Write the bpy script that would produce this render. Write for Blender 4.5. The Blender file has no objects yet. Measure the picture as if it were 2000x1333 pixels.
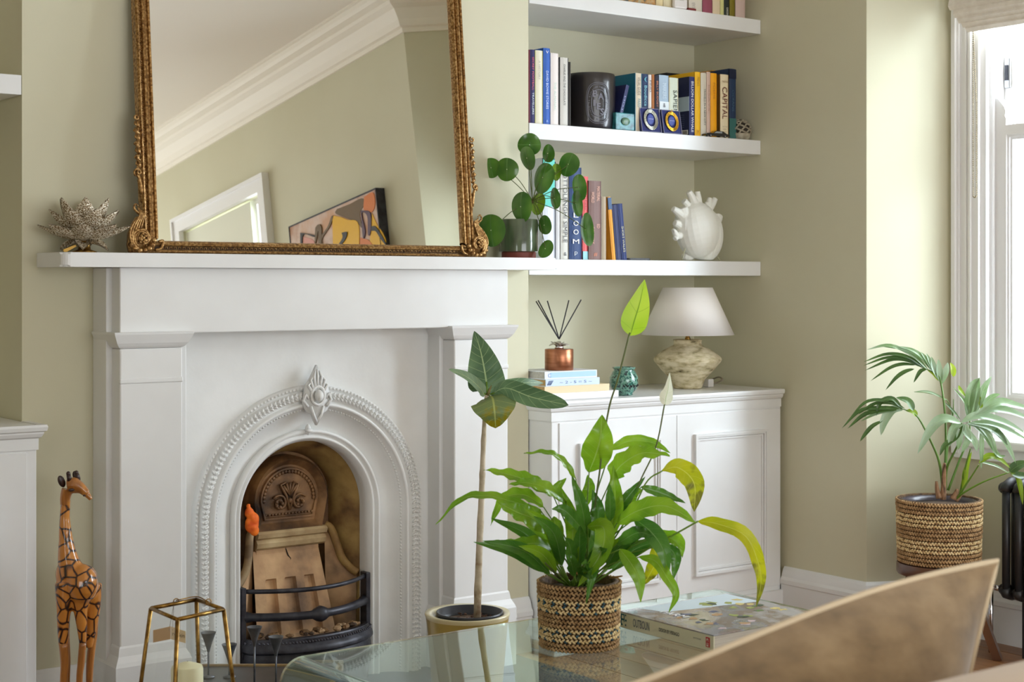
import bpy, bmesh, math, random
from math import sin, cos, pi, radians, atan2, sqrt
from mathutils import Vector as V, Matrix
random.seed(7)
S = bpy.context.scene
COL = S.collection

# ---------------------------------------------------------------- camera
TH = radians(36.7); FL = 3050.0
CAM = V((0.0, -3.9, 1.16))
RT = V((cos(TH), -sin(TH), 0)); FW = V((sin(TH), cos(TH), 0)); UP = V((0, 0, 1))
cd = bpy.data.cameras.new('camera'); cam = bpy.data.objects.new('camera', cd); COL.objects.link(cam)
cam.location = CAM; cam.rotation_euler = (pi/2, 0, -TH)
cd.sensor_width = 36; cd.lens = FL/2000*36
cd.shift_y = -(666.5-554)/2000
cd.clip_start = 0.05
cd.dof.use_dof = True; cd.dof.focus_distance = 4.1; cd.dof.aperture_fstop = 9.0
S.camera = cam

# ---------------------------------------------------------------- sky, daylight, exposure
w = bpy.data.worlds.new('overcast_sky'); S.world = w; w.use_nodes = True
nt = w.node_tree; bg = nt.nodes['Background']
bg.inputs[0].default_value = (0.90, 0.95, 1.0, 1); bg.inputs[1].default_value = 5.0
S.view_settings.view_transform = 'Standard'; S.view_settings.look = 'None'
S.view_settings.gamma = 1; S.view_settings.use_curve_mapping = False
S.view_settings.exposure = -0.66
S.cycles.use_denoising = True
S.cycles.max_bounces = 16; S.cycles.diffuse_bounces = 8; S.cycles.glossy_bounces = 6
S.cycles.transmission_bounces = 12; S.cycles.transparent_max_bounces = 16
S.cycles.sample_clamp_indirect = 6

def area(name, loc, rot, sx, sy, power, color=(1, 1, 1)):
    l = bpy.data.lights.new(name, 'AREA'); l.shape = 'RECTANGLE'; l.size = sx; l.size_y = sy
    l.energy = power; l.color = color
    o = bpy.data.objects.new(name, l); COL.objects.link(o); o.location = loc; o.rotation_euler = rot
    return o
# daylight at the bay and right window; added fill lamps behind and at left
area('bay_daylight', (4.62, -1.38, 1.5), (0, radians(90), 0), 1.9, 1.5, 225, (0.86, 0.93, 1.0))
street = area('street_daylight', (5.9, -4.3, 2.3), (0, 0, 0), 1.6, 1.6, 330, (0.74, 0.87, 1.0))
street.rotation_euler = (V((4.12, -.62, 1.0))-street.location).to_track_quat('-Z', 'Y').to_euler()
area('side_window_daylight', (4.4, -4.3, 1.6), (0, radians(90), 0), 1.6, 1.1, 45, (0.95, 0.98, 1.0))
area('rear_fill', (2.1, -6.6, 1.35), (radians(90), 0, 0), 3.6, 2.3, 96, (1.0, 0.985, 0.965))  # unseen lamp added behind the camera as front fill
area('left_fill', (-2.8, -5.0, 1.2), (0, radians(-90), 0), 2.0, 1.2, 30, (1.0, 0.97, 0.93))  # unseen lamp added on the left as weak side fill

# ---------------------------------------------------------------- picture-to-room measuring
def ray(u, v): return FW + RT*((u-1000)/FL) + UP*((554-v)/FL)
def aty(u, v, y):
    d = ray(u, v); return CAM + d*((y-CAM.y)/d.y)
def atx(u, v, x):
    d = ray(u, v); return CAM + d*((x-CAM.x)/d.x)
def atz(u, v, z):
    d = ray(u, v); return CAM + d*((z-CAM.z)/d.z)
def atd(u, v, d): return CAM + ray(u, v)*d

# ---------------------------------------------------------------- materials
MATS = {}
def srgb(c):
    f = lambda x: x/12.92 if x <= .04045 else ((x+.055)/1.055)**2.4
    return (f(c[0]/255), f(c[1]/255), f(c[2]/255), 1)
def mat(name, c, rough=.5, metal=0, c2=None, scale=20, contrast=(.35, .65), bump=0, bscale=None, spec=.5, trans=0,
        stretch=(1, 1, 1), kind='noise', coat=0, detail=4, sheen=0, sss=0, bdist=.002):
    if name in MATS: return MATS[name]
    m = bpy.data.materials.new(name); m.use_nodes = True; MATS[name] = m
    n = m.node_tree; L = n.links; b = n.nodes['Principled BSDF']
    b.inputs['Base Color'].default_value = srgb(c); b.inputs['Roughness'].default_value = rough
    b.inputs['Metallic'].default_value = metal; b.inputs['Specular IOR Level'].default_value = spec
    b.inputs['Coat Weight'].default_value = coat; b.inputs['Sheen Weight'].default_value = sheen
    if trans: b.inputs['Transmission Weight'].default_value = trans
    if c2 is not None or bump:
        tc = n.nodes.new('ShaderNodeTexCoord'); mp = n.nodes.new('ShaderNodeMapping')
        mp.inputs['Scale'].default_value = stretch; L.new(tc.outputs['Object'], mp.inputs[0])
    def tex(k, sc):
        if k == 'noise':
            t = n.nodes.new('ShaderNodeTexNoise'); t.inputs['Scale'].default_value = sc
            t.inputs['Detail'].default_value = detail; L.new(mp.outputs[0], t.inputs[0]); return t.outputs[0]
        if k == 'wave':
            t = n.nodes.new('ShaderNodeTexWave'); t.inputs['Scale'].default_value = sc
            t.inputs['Distortion'].default_value = 3; t.inputs['Detail'].default_value = 3
            L.new(mp.outputs[0], t.inputs[0]); return t.outputs[1]
        t = n.nodes.new('ShaderNodeTexVoronoi'); t.inputs['Scale'].default_value = sc
        if k == 'edge': t.feature = 'DISTANCE_TO_EDGE'
        L.new(mp.outputs[0], t.inputs[0]); return t.outputs[0]
    if c2 is not None:
        r = n.nodes.new('ShaderNodeValToRGB'); L.new(tex(kind, scale), r.inputs[0])
        cs = [c2, c] if not isinstance(c2[0], (tuple, list)) else list(c2)+[c]
        e = r.color_ramp.elements
        e[0].position = contrast[0]; e[1].position = contrast[1]
        e[0].color = srgb(cs[0]); e[1].color = srgb(cs[-1])
        for i in range(1, len(cs)-1):
            x = e.new(contrast[0]+(contrast[1]-contrast[0])*i/(len(cs)-1)); x.color = srgb(cs[i])
        L.new(r.outputs[0], b.inputs['Base Color'])
    if bump:
        bp = n.nodes.new('ShaderNodeBump'); bp.inputs['Strength'].default_value = bump
        bp.inputs['Distance'].default_value = bdist
        L.new(tex('noise' if kind == 'edge' else kind, bscale or scale), bp.inputs['Height']); L.new(bp.outputs[0], b.inputs['Normal'])
    return m
def leafmat(name, top, vein, tr=.35, rough=.35, mid=None, n_veins=9, patch=None, spec=.5, veinw=.12):
    """green leaf: uv x along the leaf, y across (-1..1 stored 0..1); pale midrib, side veins, light passes through"""
    if name in MATS: return MATS[name]
    m = bpy.data.materials.new(name); m.use_nodes = True; MATS[name] = m
    n = m.node_tree; L = n.links; b = n.nodes['Principled BSDF']
    N = n.nodes.new
    uv = N('ShaderNodeUVMap'); uv.uv_map = 'UVMap'; sp = N('ShaderNodeSeparateXYZ'); L.new(uv.outputs[0], sp.inputs[0])
    def math_(op, a, bb=None):
        x = N('ShaderNodeMath'); x.operation = op
        for i, q in enumerate((a, bb)):
            if q is None: continue
            if isinstance(q, (int, float)): x.inputs[i].default_value = q
            else: L.new(q, x.inputs[i])
        return x.outputs[0]
    s = math_('ABSOLUTE', math_('SUBTRACT', sp.outputs[1], .5))
    midrib = math_('LESS_THAN', s, .022)
    ph = math_('SUBTRACT', math_('MULTIPLY', sp.outputs[0], n_veins), math_('MULTIPLY', s, n_veins*.28))
    fr = math_('ABSOLUTE', math_('SUBTRACT', math_('FRACT', ph), .5))
    vein_ = math_('MULTIPLY', math_('LESS_THAN', fr, veinw*.5), .45)
    fac = math_('MAXIMUM', midrib, vein_)
    tc = N('ShaderNodeTexCoord'); no = N('ShaderNodeTexNoise'); no.inputs['Scale'].default_value = 14; L.new(tc.outputs['Object'], no.inputs[0])
    rp = N('ShaderNodeValToRGB'); L.new(no.outputs[0], rp.inputs[0])
    rp.color_ramp.elements[0].position = .35; rp.color_ramp.elements[1].position = .68
    rp.color_ramp.elements[0].color = srgb(top); rp.color_ramp.elements[1].color = srgb(mid or [min(255, int(x*1.25)) for x in top])
    base = rp.outputs[0]
    if patch:
        pn = N('ShaderNodeTexNoise'); pn.inputs['Scale'].default_value = 45; L.new(tc.outputs['Object'], pn.inputs[0])
        pf = math_('MULTIPLY', sp.outputs[0], pn.outputs[0]); pr = N('ShaderNodeValToRGB'); L.new(pf, pr.inputs[0])
        e = pr.color_ramp.elements; e[0].position = .30; e[1].position = .43
        e[0].color = (0, 0, 0, 1); e[1].color = (1, 1, 1, 1)
        mx = N('ShaderNodeMix'); mx.data_type = 'RGBA'; L.new(pr.outputs[0], mx.inputs[0]); L.new(base, mx.inputs[6]); mx.inputs[7].default_value = srgb(patch)
        base = mx.outputs[2]
    mx = N('ShaderNodeMix'); mx.data_type = 'RGBA'; L.new(fac, mx.inputs[0]); L.new(base, mx.inputs[6]); mx.inputs[7].default_value = srgb(vein)
    L.new(mx.outputs[2], b.inputs['Base Color']); b.inputs['Roughness'].default_value = rough
    b.inputs['Specular IOR Level'].default_value = spec
    t = N('ShaderNodeBsdfTranslucent'); L.new(mx.outputs[2], t.inputs[0])
    ms = N('ShaderNodeMixShader'); ms.inputs[0].default_value = tr
    L.new(b.outputs[0], ms.inputs[1]); L.new(t.outputs[0], ms.inputs[2]); L.new(ms.outputs[0], n.nodes['Material Output'].inputs[0])
    bp = N('ShaderNodeBump'); bp.inputs['Strength'].default_value = .5; bp.inputs['Distance'].default_value = .002
    L.new(math_('MULTIPLY', fac, -1), bp.inputs['Height']); L.new(bp.outputs[0], b.inputs['Normal'])
    return m
def thinglass(name, tint=(.93, .98, .95), ior=1.5):
    if name in MATS: return MATS[name]
    m = bpy.data.materials.new(name); m.use_nodes = True; MATS[name] = m
    n = m.node_tree; L = n.links; n.nodes.remove(n.nodes['Principled BSDF'])
    t = n.nodes.new('ShaderNodeBsdfTransparent'); t.inputs[0].default_value = (*tint, 1)
    g = n.nodes.new('ShaderNodeBsdfGlossy'); g.inputs['Roughness'].default_value = .01
    lw = n.nodes.new('ShaderNodeLayerWeight'); lw.inputs[0].default_value = .5
    pw_ = n.nodes.new('ShaderNodeMath'); pw_.operation = 'POWER'; pw_.inputs[1].default_value = 5; L.new(lw.outputs['Facing'], pw_.inputs[0])
    f = n.nodes.new('ShaderNodeMath'); f.operation = 'MULTIPLY_ADD'; f.inputs[1].default_value = .96; f.inputs[2].default_value = .04; L.new(pw_.outputs[0], f.inputs[0])
    x = n.nodes.new('ShaderNodeMixShader'); L.new(f.outputs[0], x.inputs[0]); L.new(t.outputs[0], x.inputs[1]); L.new(g.outputs[0], x.inputs[2])
    L.new(x.outputs[0], n.nodes['Material Output'].inputs[0]); return m

WALL = mat('sage_wall_paint', (211, 208, 184), .75, c2=(205, 201, 175), scale=1.3, bump=.06, bscale=260, spec=.2)
WALLL = WALL
WHITE = mat('white_gloss_paint', (230, 231, 231), .38, c2=(221, 221, 220), scale=3, bump=.05, bscale=40, spec=.4)
CEIL = mat('ceiling_paint', (236, 230, 220), .8, spec=.1)
CAST = mat('painted_cast_iron', (233, 234, 233), .42, c2=(223, 223, 221), scale=5, bump=.18, bscale=60)
BLACK = mat('black_iron', (38, 38, 46), .42, .35, c2=(66, 66, 74), scale=30, bump=.2, bscale=120)
SOOT = mat('sooty_iron', (186, 154, 92), .7, 0, c2=[(44, 30, 18), (128, 96, 54), (164, 134, 78)], scale=9, contrast=(.25, .66), bump=.4, bscale=70, detail=8)
SOOT2 = mat('scorched_iron', (160, 120, 78), .5, .2, c2=[(38, 26, 18), (112, 80, 50)], scale=14, contrast=(.3, .7), bump=.5, bscale=60, detail=8)
BRICK = mat('fireclay', (226, 188, 142), .8, c2=[(84, 68, 60), (186, 148, 110)], scale=7, contrast=(.28, .68), bump=.5, bscale=50, detail=6)
STONE = mat('fireclay_lip', (206, 184, 142), .7, c2=[(110, 88, 62), (176, 150, 110)], scale=10, contrast=(.3, .7), bump=.3, bscale=60)
GOLD = mat('aged_gilt', (196, 160, 106), .36, .65, c2=[(82, 54, 26), (150, 110, 60)], scale=150, contrast=(.3, .66), bump=.5, bscale=120, detail=6)
GOLDD = mat('gilt_recess', (62, 42, 22), .6, .5)
MIRROR = mat('mirror_glass', (242, 244, 240), .0, 1.0)
BRASS = mat('aged_brass', (176, 138, 72), .3, .95, c2=(112, 80, 36), scale=60, bump=.1, bscale=100)
ZINC = mat('zinc', (128, 132, 138), .45, .8, c2=(96, 100, 108), scale=30, bump=.15, bscale=90)
WAX = mat('ivory_wax', (240, 234, 196), .5)
OAK = mat('oak_boards', (150, 104, 64), .42, c2=[(92, 58, 32), (124, 84, 50)], scale=6, contrast=(.3, .7), stretch=(8, .6, 8), bump=.2, bscale=12, kind='noise')
SLATE = mat('slate', (84, 92, 102), .5, c2=(62, 68, 78), scale=6, bump=.3, bscale=30)
TERRA = mat('terracotta_base', (120, 56, 44), .6)
SOIL = mat('potting_soil', (46, 30, 22), .9, c2=(96, 76, 60), scale=90, bump=.8, bscale=90, contrast=(.5, .7))
BARK = mat('pale_bark', (204, 192, 170), .7, c2=[(128, 92, 62), (180, 166, 140)], scale=28, contrast=(.28, .6), bump=.5, bscale=60)
STALK = mat('green_stalk', (104, 140, 44), .4)
DSTALK = mat('dark_stalk', (92, 104, 50), .45)
SEAG = mat('seagrass_core', (110, 84, 54), .85, c2=(70, 48, 28), scale=90, bump=.8, bscale=120)
JUTE = mat('jute_braid', (198, 164, 118), .85, c2=(150, 116, 76), scale=60, bump=.6, bscale=260)
CREAMB = mat('cream_braid', (240, 218, 170), .85, c2=(216, 188, 134), scale=60, bump=.6, bscale=260)
TEALB = mat('teal_braid', (66, 104, 116), .85, c2=(44, 78, 96), scale=80, bump=.6, bscale=260)
VELVET = mat('tan_velvet', (158, 133, 98), .85, c2=[(108, 86, 56), (138, 113, 79)], scale=17, contrast=(.3, .7), stretch=(1, 1, 2), bump=.5, bscale=24, sheen=.6, spec=.1)
BEIGE = mat('pale_linen', (206, 184, 160), .9, bump=.3, bscale=300, sheen=.3, spec=.1)
RAD = mat('anthracite_radiator', (58, 58, 60), .4, .4)
PAPER = mat('book_pages', (226, 216, 194), .8, c2=(206, 194, 168), scale=160, stretch=(1, 1, 1))
WINT = mat('window_gloss', (240, 240, 240), .35)
BLINDM = mat('roman_blind_linen', (232, 225, 214), .85, c2=(222, 214, 202), scale=40, bump=.2, bscale=300)

# ---------------------------------------------------------------- mesh helpers
LOC = {}
class MB:
    def __init__(s): s.b = bmesh.new(); s.uv = None
    def box(s, x0, x1, y0, y1, z0, z1, mi=0, bev=0):
        vs = [s.b.verts.new((x, y, z)) for x in (x0, x1) for y in (y0, y1) for z in (z0, z1)]
        fs = []
        for q in ((0, 1, 3, 2), (4, 6, 7, 5), (0, 4, 5, 1), (2, 3, 7, 6), (0, 2, 6, 4), (1, 5, 7, 3)):
            f = s.b.faces.new([vs[i] for i in q]); f.material_index = mi; fs.append(f)
        if bev:
            es = list({e for f in fs for e in f.edges})
            bmesh.ops.bevel(s.b, geom=es, offset=bev, segments=2, profile=.5, affect='EDGES')
        return s
    def grid(s, rows, close=False, mi=0, uv=None):
        """rows of points -> quad strips"""
        R = [[s.b.verts.new(p) for p in r] for r in rows]
        if uv and s.uv is None: s.uv = s.b.loops.layers.uv.new('UVMap')
        n = len(R[0])
        for i in range(len(R)-1):
            for j in range(n if close else n-1):
                k = (j+1) % n
                try: f = s.b.faces.new((R[i][j], R[i][k], R[i+1][k], R[i+1][j]))
                except ValueError: continue
                f.material_index = mi; f.smooth = True
                if uv:
                    for lp, (a, bb) in zip(f.loops, ((i, j), (i, k), (i+1, k), (i+1, j))): lp[s.uv].uv = uv[a][bb]
        return R
    def ngon(s, pts, mi=0):
        f = s.b.faces.new([s.b.verts.new(p) for p in pts]); f.material_index = mi; return f
    def cap(s, row, mi=0):
        try: f = s.b.faces.new(row); f.material_index = mi
        except ValueError: pass
    def tube(s, pts, r, seg=8, mi=0, caps=True, close=False):
        pts = [V(p) for p in pts]; n = len(pts)
        rs = r if isinstance(r, (list, tuple)) else [r]*n
        rows = []; prev = None
        for i, p in enumerate(pts):
            a = pts[(i-1) % n] if (close or i > 0) else pts[0]; c = pts[(i+1) % n] if (close or i < n-1) else pts[-1]
            t = (c-a).normalized() if (c-a).length > 1e-9 else V((0, 0, 1))
            if prev is None:
                prev = V((0, 0, 1)).cross(t)
                if prev.length < .05: prev = V((1, 0, 0)).cross(t)
            prev = (prev - t*prev.dot(t)).normalized(); o = t.cross(prev)
            rows.append([p + (prev*cos(2*pi*k/seg)+o*sin(2*pi*k/seg))*rs[i] for k in range(seg)])
        if close: rows.append(rows[0])
        R = s.grid(rows, close=True, mi=mi)
        if caps and not close: s.cap(R[0][::-1], mi); s.cap(R[-1], mi)
        return s
    def lathe(s, c, prof, seg=32, mi=0, caps=True, ax=None):
        c = V(c); rows = [[c+V((r*cos(2*pi*k/seg), r*sin(2*pi*k/seg), z)) for k in range(seg)] for r, z in prof]
        R = s.grid(rows, close=True, mi=mi)
        if caps:
            if prof[0][0] > 1e-4: s.cap(R[0][::-1], mi)
            if prof[-1][0] > 1e-4: s.cap(R[-1], mi)
        return s
    def ball(s, c, r, seg=8, rings=6, mi=0, rot=None):
        c = V(c); r = r if isinstance(r, (tuple, list)) else (r, r, r); rows = []
        for i in range(rings+1):
            a = pi*i/rings; q = max(sin(a), 1e-3)
            row = []
            for k in range(seg):
                p = V((r[0]*q*cos(2*pi*k/seg), r[1]*q*sin(2*pi*k/seg), r[2]*cos(a)))
                if rot is not None: p = rot @ p
                row.append(c+p)
            rows.append(row)
        s.grid(rows[::-1], close=True, mi=mi); return s
    def prism(s, poly, f, d, mi=0):
        """poly of 2d points mapped with f(a,b,depth); side walls and both caps"""
        A = [s.b.verts.new(f(a, b, 0)) for a, b in poly]; B = [s.b.verts.new(f(a, b, d)) for a, b in poly]
        n = len(poly)
        for fl in (A[::-1], B):
            x = s.b.faces.new(fl); x.material_index = mi
        for i in range(n):
            x = s.b.faces.new((A[i], A[(i+1) % n], B[(i+1) % n], B[i])); x.material_index = mi
        return s
    def sweep2d(s, path, prof, mi=0, close=False, caps=True, side=1):
        """profile (out, z) swept along a floor-plan polyline with mitred corners; 'out' to the left * side"""
        n = len(path); rows = []
        P = [V((p[0], p[1])) for p in path]
        for i in range(n):
            d0 = (P[i]-P[i-1]).normalized() if (i > 0 or close) else None
            d1 = (P[(i+1) % n]-P[i]).normalized() if (i < n-1 or close) else None
            d0 = d0 or d1; d1 = d1 or d0
            n0 = V((-d0.y, d0.x)); n1 = V((-d1.y, d1.x)); m = (n0+n1).normalized(); k = 1/max(m.dot(n1), .25)
            rows.append([(P[i].x+m.x*k*o*side, P[i].y+m.y*k*o*side, z) for o, z in prof])
        if close: rows.append(rows[0])
        R = s.grid(rows, mi=mi)
        for f in s.b.faces: f.smooth = False
        if caps and not close:
            s.cap(R[0], mi); s.cap(R[-1][::-1], mi)
        return s
    def frame(s, ax, d0, d1, a, b, z0, z1, wl, wr=None, wb=None, wt=None, mi=0):
        wr = wl if wr is None else wr; wb = wl if wb is None else wb; wt = wl if wt is None else wt
        for (p, q, r, t) in ((a, a+wl, z0, z1), (b-wr, b, z0, z1), (a+wl, b-wr, z0, z0+wb), (a+wl, b-wr, z1-wt, z1)):
            if ax == 'y': s.box(p, q, d0, d1, r, t, mi)
            else: s.box(d0, d1, p, q, r, t, mi)
        return s
    def xform(s, m): bmesh.ops.transform(s.b, matrix=m, verts=s.b.verts[:]); return s
    def data(s, name, mats, off=V((0, 0, 0)), smooth=None):
        me = bpy.data.meshes.new(name)
        bmesh.ops.recalc_face_normals(s.b, faces=s.b.faces[:]) if s.uv is None else None
        bmesh.ops.translate(s.b, vec=-V(off), verts=s.b.verts[:])
        s.b.to_mesh(me); s.b.free()
        for m in (mats if isinstance(mats, (list, tuple)) else [mats]): me.materials.append(m)
        if smooth is not None:
            for p in me.polygons: p.use_smooth = smooth
        return me
def put(o, parent=None, origin=None):
    COL.objects.link(o)
    if parent is not None: o.parent = parent; LOC[o] = LOC[parent]
    else: LOC[o] = V(origin or (0, 0, 0)); o.location = LOC[o]
    return o
def build(mb, name, mats, parent=None, origin=None, smooth=None, tagv=None, sharp=None):
    off = LOC[parent] if parent is not None else V(origin or (0, 0, 0))
    me = mb.data(name, mats, off, smooth)
    if sharp: me.set_sharp_from_angle(angle=radians(sharp))
    o = put(bpy.data.objects.new(name, me), parent, origin)
    if tagv: tag(o, *tagv)
    return o
def tag(o, label=None, cat=None, group=None, kind=None):
    if label: o['label'] = label
    if cat: o['category'] = cat
    if group: o['group'] = group
    if kind: o['kind'] = kind
    return o
def thing(name, label, cat, loc, group=None):
    o = bpy.data.objects.new(name, None); o.empty_display_size = .05; put(o, None, loc); return tag(o, label, cat, group)
def struct(mb, name, m, parent=None, **k):
    o = build(mb, name, m, parent, **k)
    if parent is None: o['kind'] = 'structure'
    return o
def B(x0, x1, y0, y1, z0, z1, **k): return MB().box(x0, x1, y0, y1, z0, z1, **k)
_tx = {}
def text(s, parent, m, o, xdir, ydir, w=None, h=None, name='lettering', ext=.0004, center=True, bold=0):
    """words as a thin raised mesh; o = centre, xdir = reading direction, ydir = letter up"""
    key = (s, bold)
    if key not in _tx:
        c = bpy.data.curves.new('t', 'FONT'); c.body = s; c.size = 1; c.extrude = 0; c.offset = bold; c.resolution_u = 3
        c.align_x = 'CENTER'; c.space_line = .85
        t = bpy.data.objects.new('t', c); COL.objects.link(t)
        me = bpy.data.meshes.new_from_object(t.evaluated_get(bpy.context.evaluated_depsgraph_get()))
        bpy.data.objects.remove(t); _tx[key] = [v.co.copy() for v in me.vertices], [tuple(p.vertices) for p in me.polygons]
    vs, fs = _tx[key]
    x0 = min(v.x for v in vs); x1 = max(v.x for v in vs); y0 = min(v.y for v in vs); y1 = max(v.y for v in vs)
    kx = (w/(x1-x0)) if w else None; ky = (h/(y1-y0)) if h else None
    kx = kx or ky; ky = ky or kx
    X = V(xdir).normalized(); Y = V(ydir).normalized(); N = X.cross(Y).normalized()
    off = LOC[parent]
    me = bpy.data.meshes.new(name)
    pts = [V(o)+X*((v.x-(x0+x1)/2)*kx)+Y*((v.y-(y0+y1)/2)*ky)+N*ext-off for v in vs]
    me.from_pydata(pts, [], fs); me.materials.append(m); me.update()
    return put(bpy.data.objects.new(name, me), parent)
def catmull(pts, n):
    pts = [V(p) for p in pts]; 
    if len(pts) == 2: return [pts[0].lerp(pts[1], i/n) for i in range(n+1)]
    P = [pts[0]*2-pts[1]]+pts+[pts[-1]*2-pts[-2]]; out = []; m = len(pts)-1
    for i in range(n+1):
        t = i/n*m; k = min(int(t), m-1); f = t-k; a, b, c, d = P[k:k+4]
        out.append(.5*((2*b)+(c-a)*f+(2*a-5*b+4*c-d)*f*f+(3*b-a-3*c+d)*f**3))
    return out
def leaf(parent, pts, W, m, name='leaf', n=12, k=4, fold=.25, cup=0, wave=0, nrm=None, a=.8, pw=.9, tipw=0, twist=0, wn=5, ph=0, base=0, label=None, rib=0, nr=9):
    P = catmull(pts, n); nrm = V(nrm or (-FW.x, -FW.y, .35)).normalized(); rows = []; uv = []
    for i, p in enumerate(P):
        t = i/n; tg = (P[min(i+1, n)]-P[max(i-1, 0)]).normalized()
        sd = tg.cross(nrm)
        if sd.length < .15: sd = tg.cross(V((RT.x, RT.y, .2)))
        sd.normalize(); nn = sd.cross(tg).normalized()
        if twist: sd = (sd*cos(twist*t)+nn*sin(twist*t)).normalized(); nn = sd.cross(tg).normalized()
        tt = base+(1-base)*t
        wd = W*max(sin(pi*min(tt**a, 1)), 0)**pw + tipw*W*t*(1-t)
        if i == n: wd = W*.01
        if i == 0 and base == 0: wd = W*.03
        row = []; ur = []
        for j in range(-k, k+1):
            q = j/k; h = fold*abs(q)*wd + cup*q*q*wd + wave*W*sin(wn*2*pi*t+ph+(1.3 if q > 0 else 0))*q*q
            if rib: h += rib*W*sin((t*nr-abs(q)*2.2)*2*pi)*(1-abs(abs(q)-.5))*min(1, abs(q)*4)
            row.append(p+sd*(q*wd*(1-.1*abs(fold)))+nn*h); ur.append((t, .5+q/2))
        rows.append(row); uv.append(ur)
    mb = MB(); mb.grid(rows, uv=uv)
    o = build(mb, name, m, parent, smooth=True)
    if label: o['label'] = label
    return o
def remeshed(mb, name, m, vox, parent=None, origin=None, smooth_it=3):
    off = LOC[parent] if parent is not None else V(origin or (0, 0, 0))
    me = mb.data('tmp', m, off); t = bpy.data.objects.new('tmp', me); COL.objects.link(t)
    r = t.modifiers.new('r', 'REMESH'); r.mode = 'VOXEL'; r.voxel_size = vox
    q = t.modifiers.new('s', 'SMOOTH'); q.iterations = smooth_it; q.factor = .6
    me2 = bpy.data.meshes.new_from_object(t.evaluated_get(bpy.context.evaluated_depsgraph_get())); me2.name = name
    bpy.data.objects.remove(t)
    for p in me2.polygons: p.use_smooth = True
    if not me2.materials: me2.materials.append(m)
    return put(bpy.data.objects.new(name, me2), parent, origin)

# ================================================================ the room
XL, XR = 1.364, 2.971            # chimney breast edges
XA, XW = 4.003, 4.283            # alcove side wall, window wall
H = 2.96
def wall_x(name, x0, x1, y0, y1, holes, m=WALL, z1=H+.1):
    mb = MB(); ys = sorted(holes); cur = y0
    for (a, b, za, zb) in ys:
        if a > cur: mb.box(x0, x1, cur, a, 0, z1)
        if za > 0: mb.box(x0, x1, a, b, 0, za)
        mb.box(x0, x1, a, b, zb, z1); cur = b
    mb.box(x0, x1, cur, y1, 0, z1)
    return struct(mb, name, m)
def wall_y(name, y0, y1, x0, x1, holes, m=WALL):
    mb = MB(); cur = x0
    for (a, b, za, zb) in sorted(holes):
        if a > cur: mb.box(cur, a, y0, y1, 0, H+.1)
        if za > 0: mb.box(a, b, y0, y1, 0, za)
        mb.box(a, b, y0, y1, zb, H+.1); cur = b
    mb.box(cur, x1, y0, y1, 0, H+.1)
    return struct(mb, name, m)
fl = struct(B(-2.6, 4.5, -6.5, .5, -.08, -.006), 'floor', mat('sub_floor_boards', (120, 82, 50), .5, c2=(96, 62, 36), scale=6, stretch=(8, .6, 8)))
boards = {}
rnd = random.Random(3)
x = .95
oaks = [mat('oak_board_%s' % n, c, .4, c2=d, scale=5, contrast=(.3, .7), stretch=(9, .7, 9), bump=.15, bscale=12)
        for n, c, d in (('warm', (168, 116, 72), (134, 88, 52)), ('mid', (152, 104, 64), (120, 78, 46)), ('pale', (178, 130, 86), (146, 100, 62)))]
while x < 4.28:
    y = -3.1-rnd.random()*.8
    while y < .33:
        ln = rnd.choice((1.1, 1.4, .9)); y2 = min(y+ln, .335)
        if y2-y > .1:
            key = (round(y2-y, 2)); mi = rnd.randrange(3)
            if (key, mi) not in boards: boards[(key, mi)] = B(0, .126, 0, key-.003, -.006, .001, bev=.0012).data('floorboard', oaks[mi])
            o = bpy.data.objects.new('floorboard', boards[(key, mi)]); COL.objects.link(o); o.parent = fl; o.location = (x, y, 0)
        y = y2
    x += .129
struct(B(-2.6, 4.5, -6.5, .5, H, H+.1), 'ceiling', CEIL)
struct(MB().box(-2.6, XL, .34, .46, 0, H+.1).box(XR, 4.12, .34, .46, 0, H+.1).box(XL, XR, .42, .46, 0, H+.1), 'wall_back', WALL)
struct(MB().box(XL, 1.80, 0, .42, 0, H+.1).box(2.56, XR, 0, .42, 0, H+.1).box(1.80, 2.56, 0, .42, .95, H+.1), 'wall_chimney', WALL)
struct(B(XA, 4.12, -.48, .46, 0, H+.1), 'wall_alcove', WALL)
def splay(name, a, b, t=.12):
    a = V(a); b = V(b); d = (b-a).normalized(); n = V((-d.y, d.x)) * t
    if n.x < 0: n = -n
    mb = MB(); mb.prism([(a.x, a.y), (b.x, b.y), (b.x+n.x, b.y+n.y), (a.x+n.x, a.y+n.y)], lambda p, q, e: (p, q, e), H+.1)
    return struct(mb, name, WALL)
splay('wall_bay_far', (XA, -.48), (XW, -.622))
splay('wall_bay_near', (XA, -2.29), (XW, -2.148))
WZ0, WZ1 = .655, 2.36
wall_x('wall_window', XW, XW+.14, -2.148, -.622, [(-2.05, -1.43, WZ0, WZ1), (-1.335, -.722, WZ0, WZ1)])
wall_x('wall_right', XA, XA+.14, -6.4, -2.29, [(-4.84, -3.82, .7, 2.36)])
wall_y('wall_rear', -6.5, -6.38, -2.6, 4.15, [(0.6, 3.6, 0, 2.3)])  # opening added to let the rear fill light in
wall_x('wall_left', -2.6, -2.48, -6.4, .46, [(-5.6, -4.4, 0, 2.2)])  # opening added for the left fill light

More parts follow.
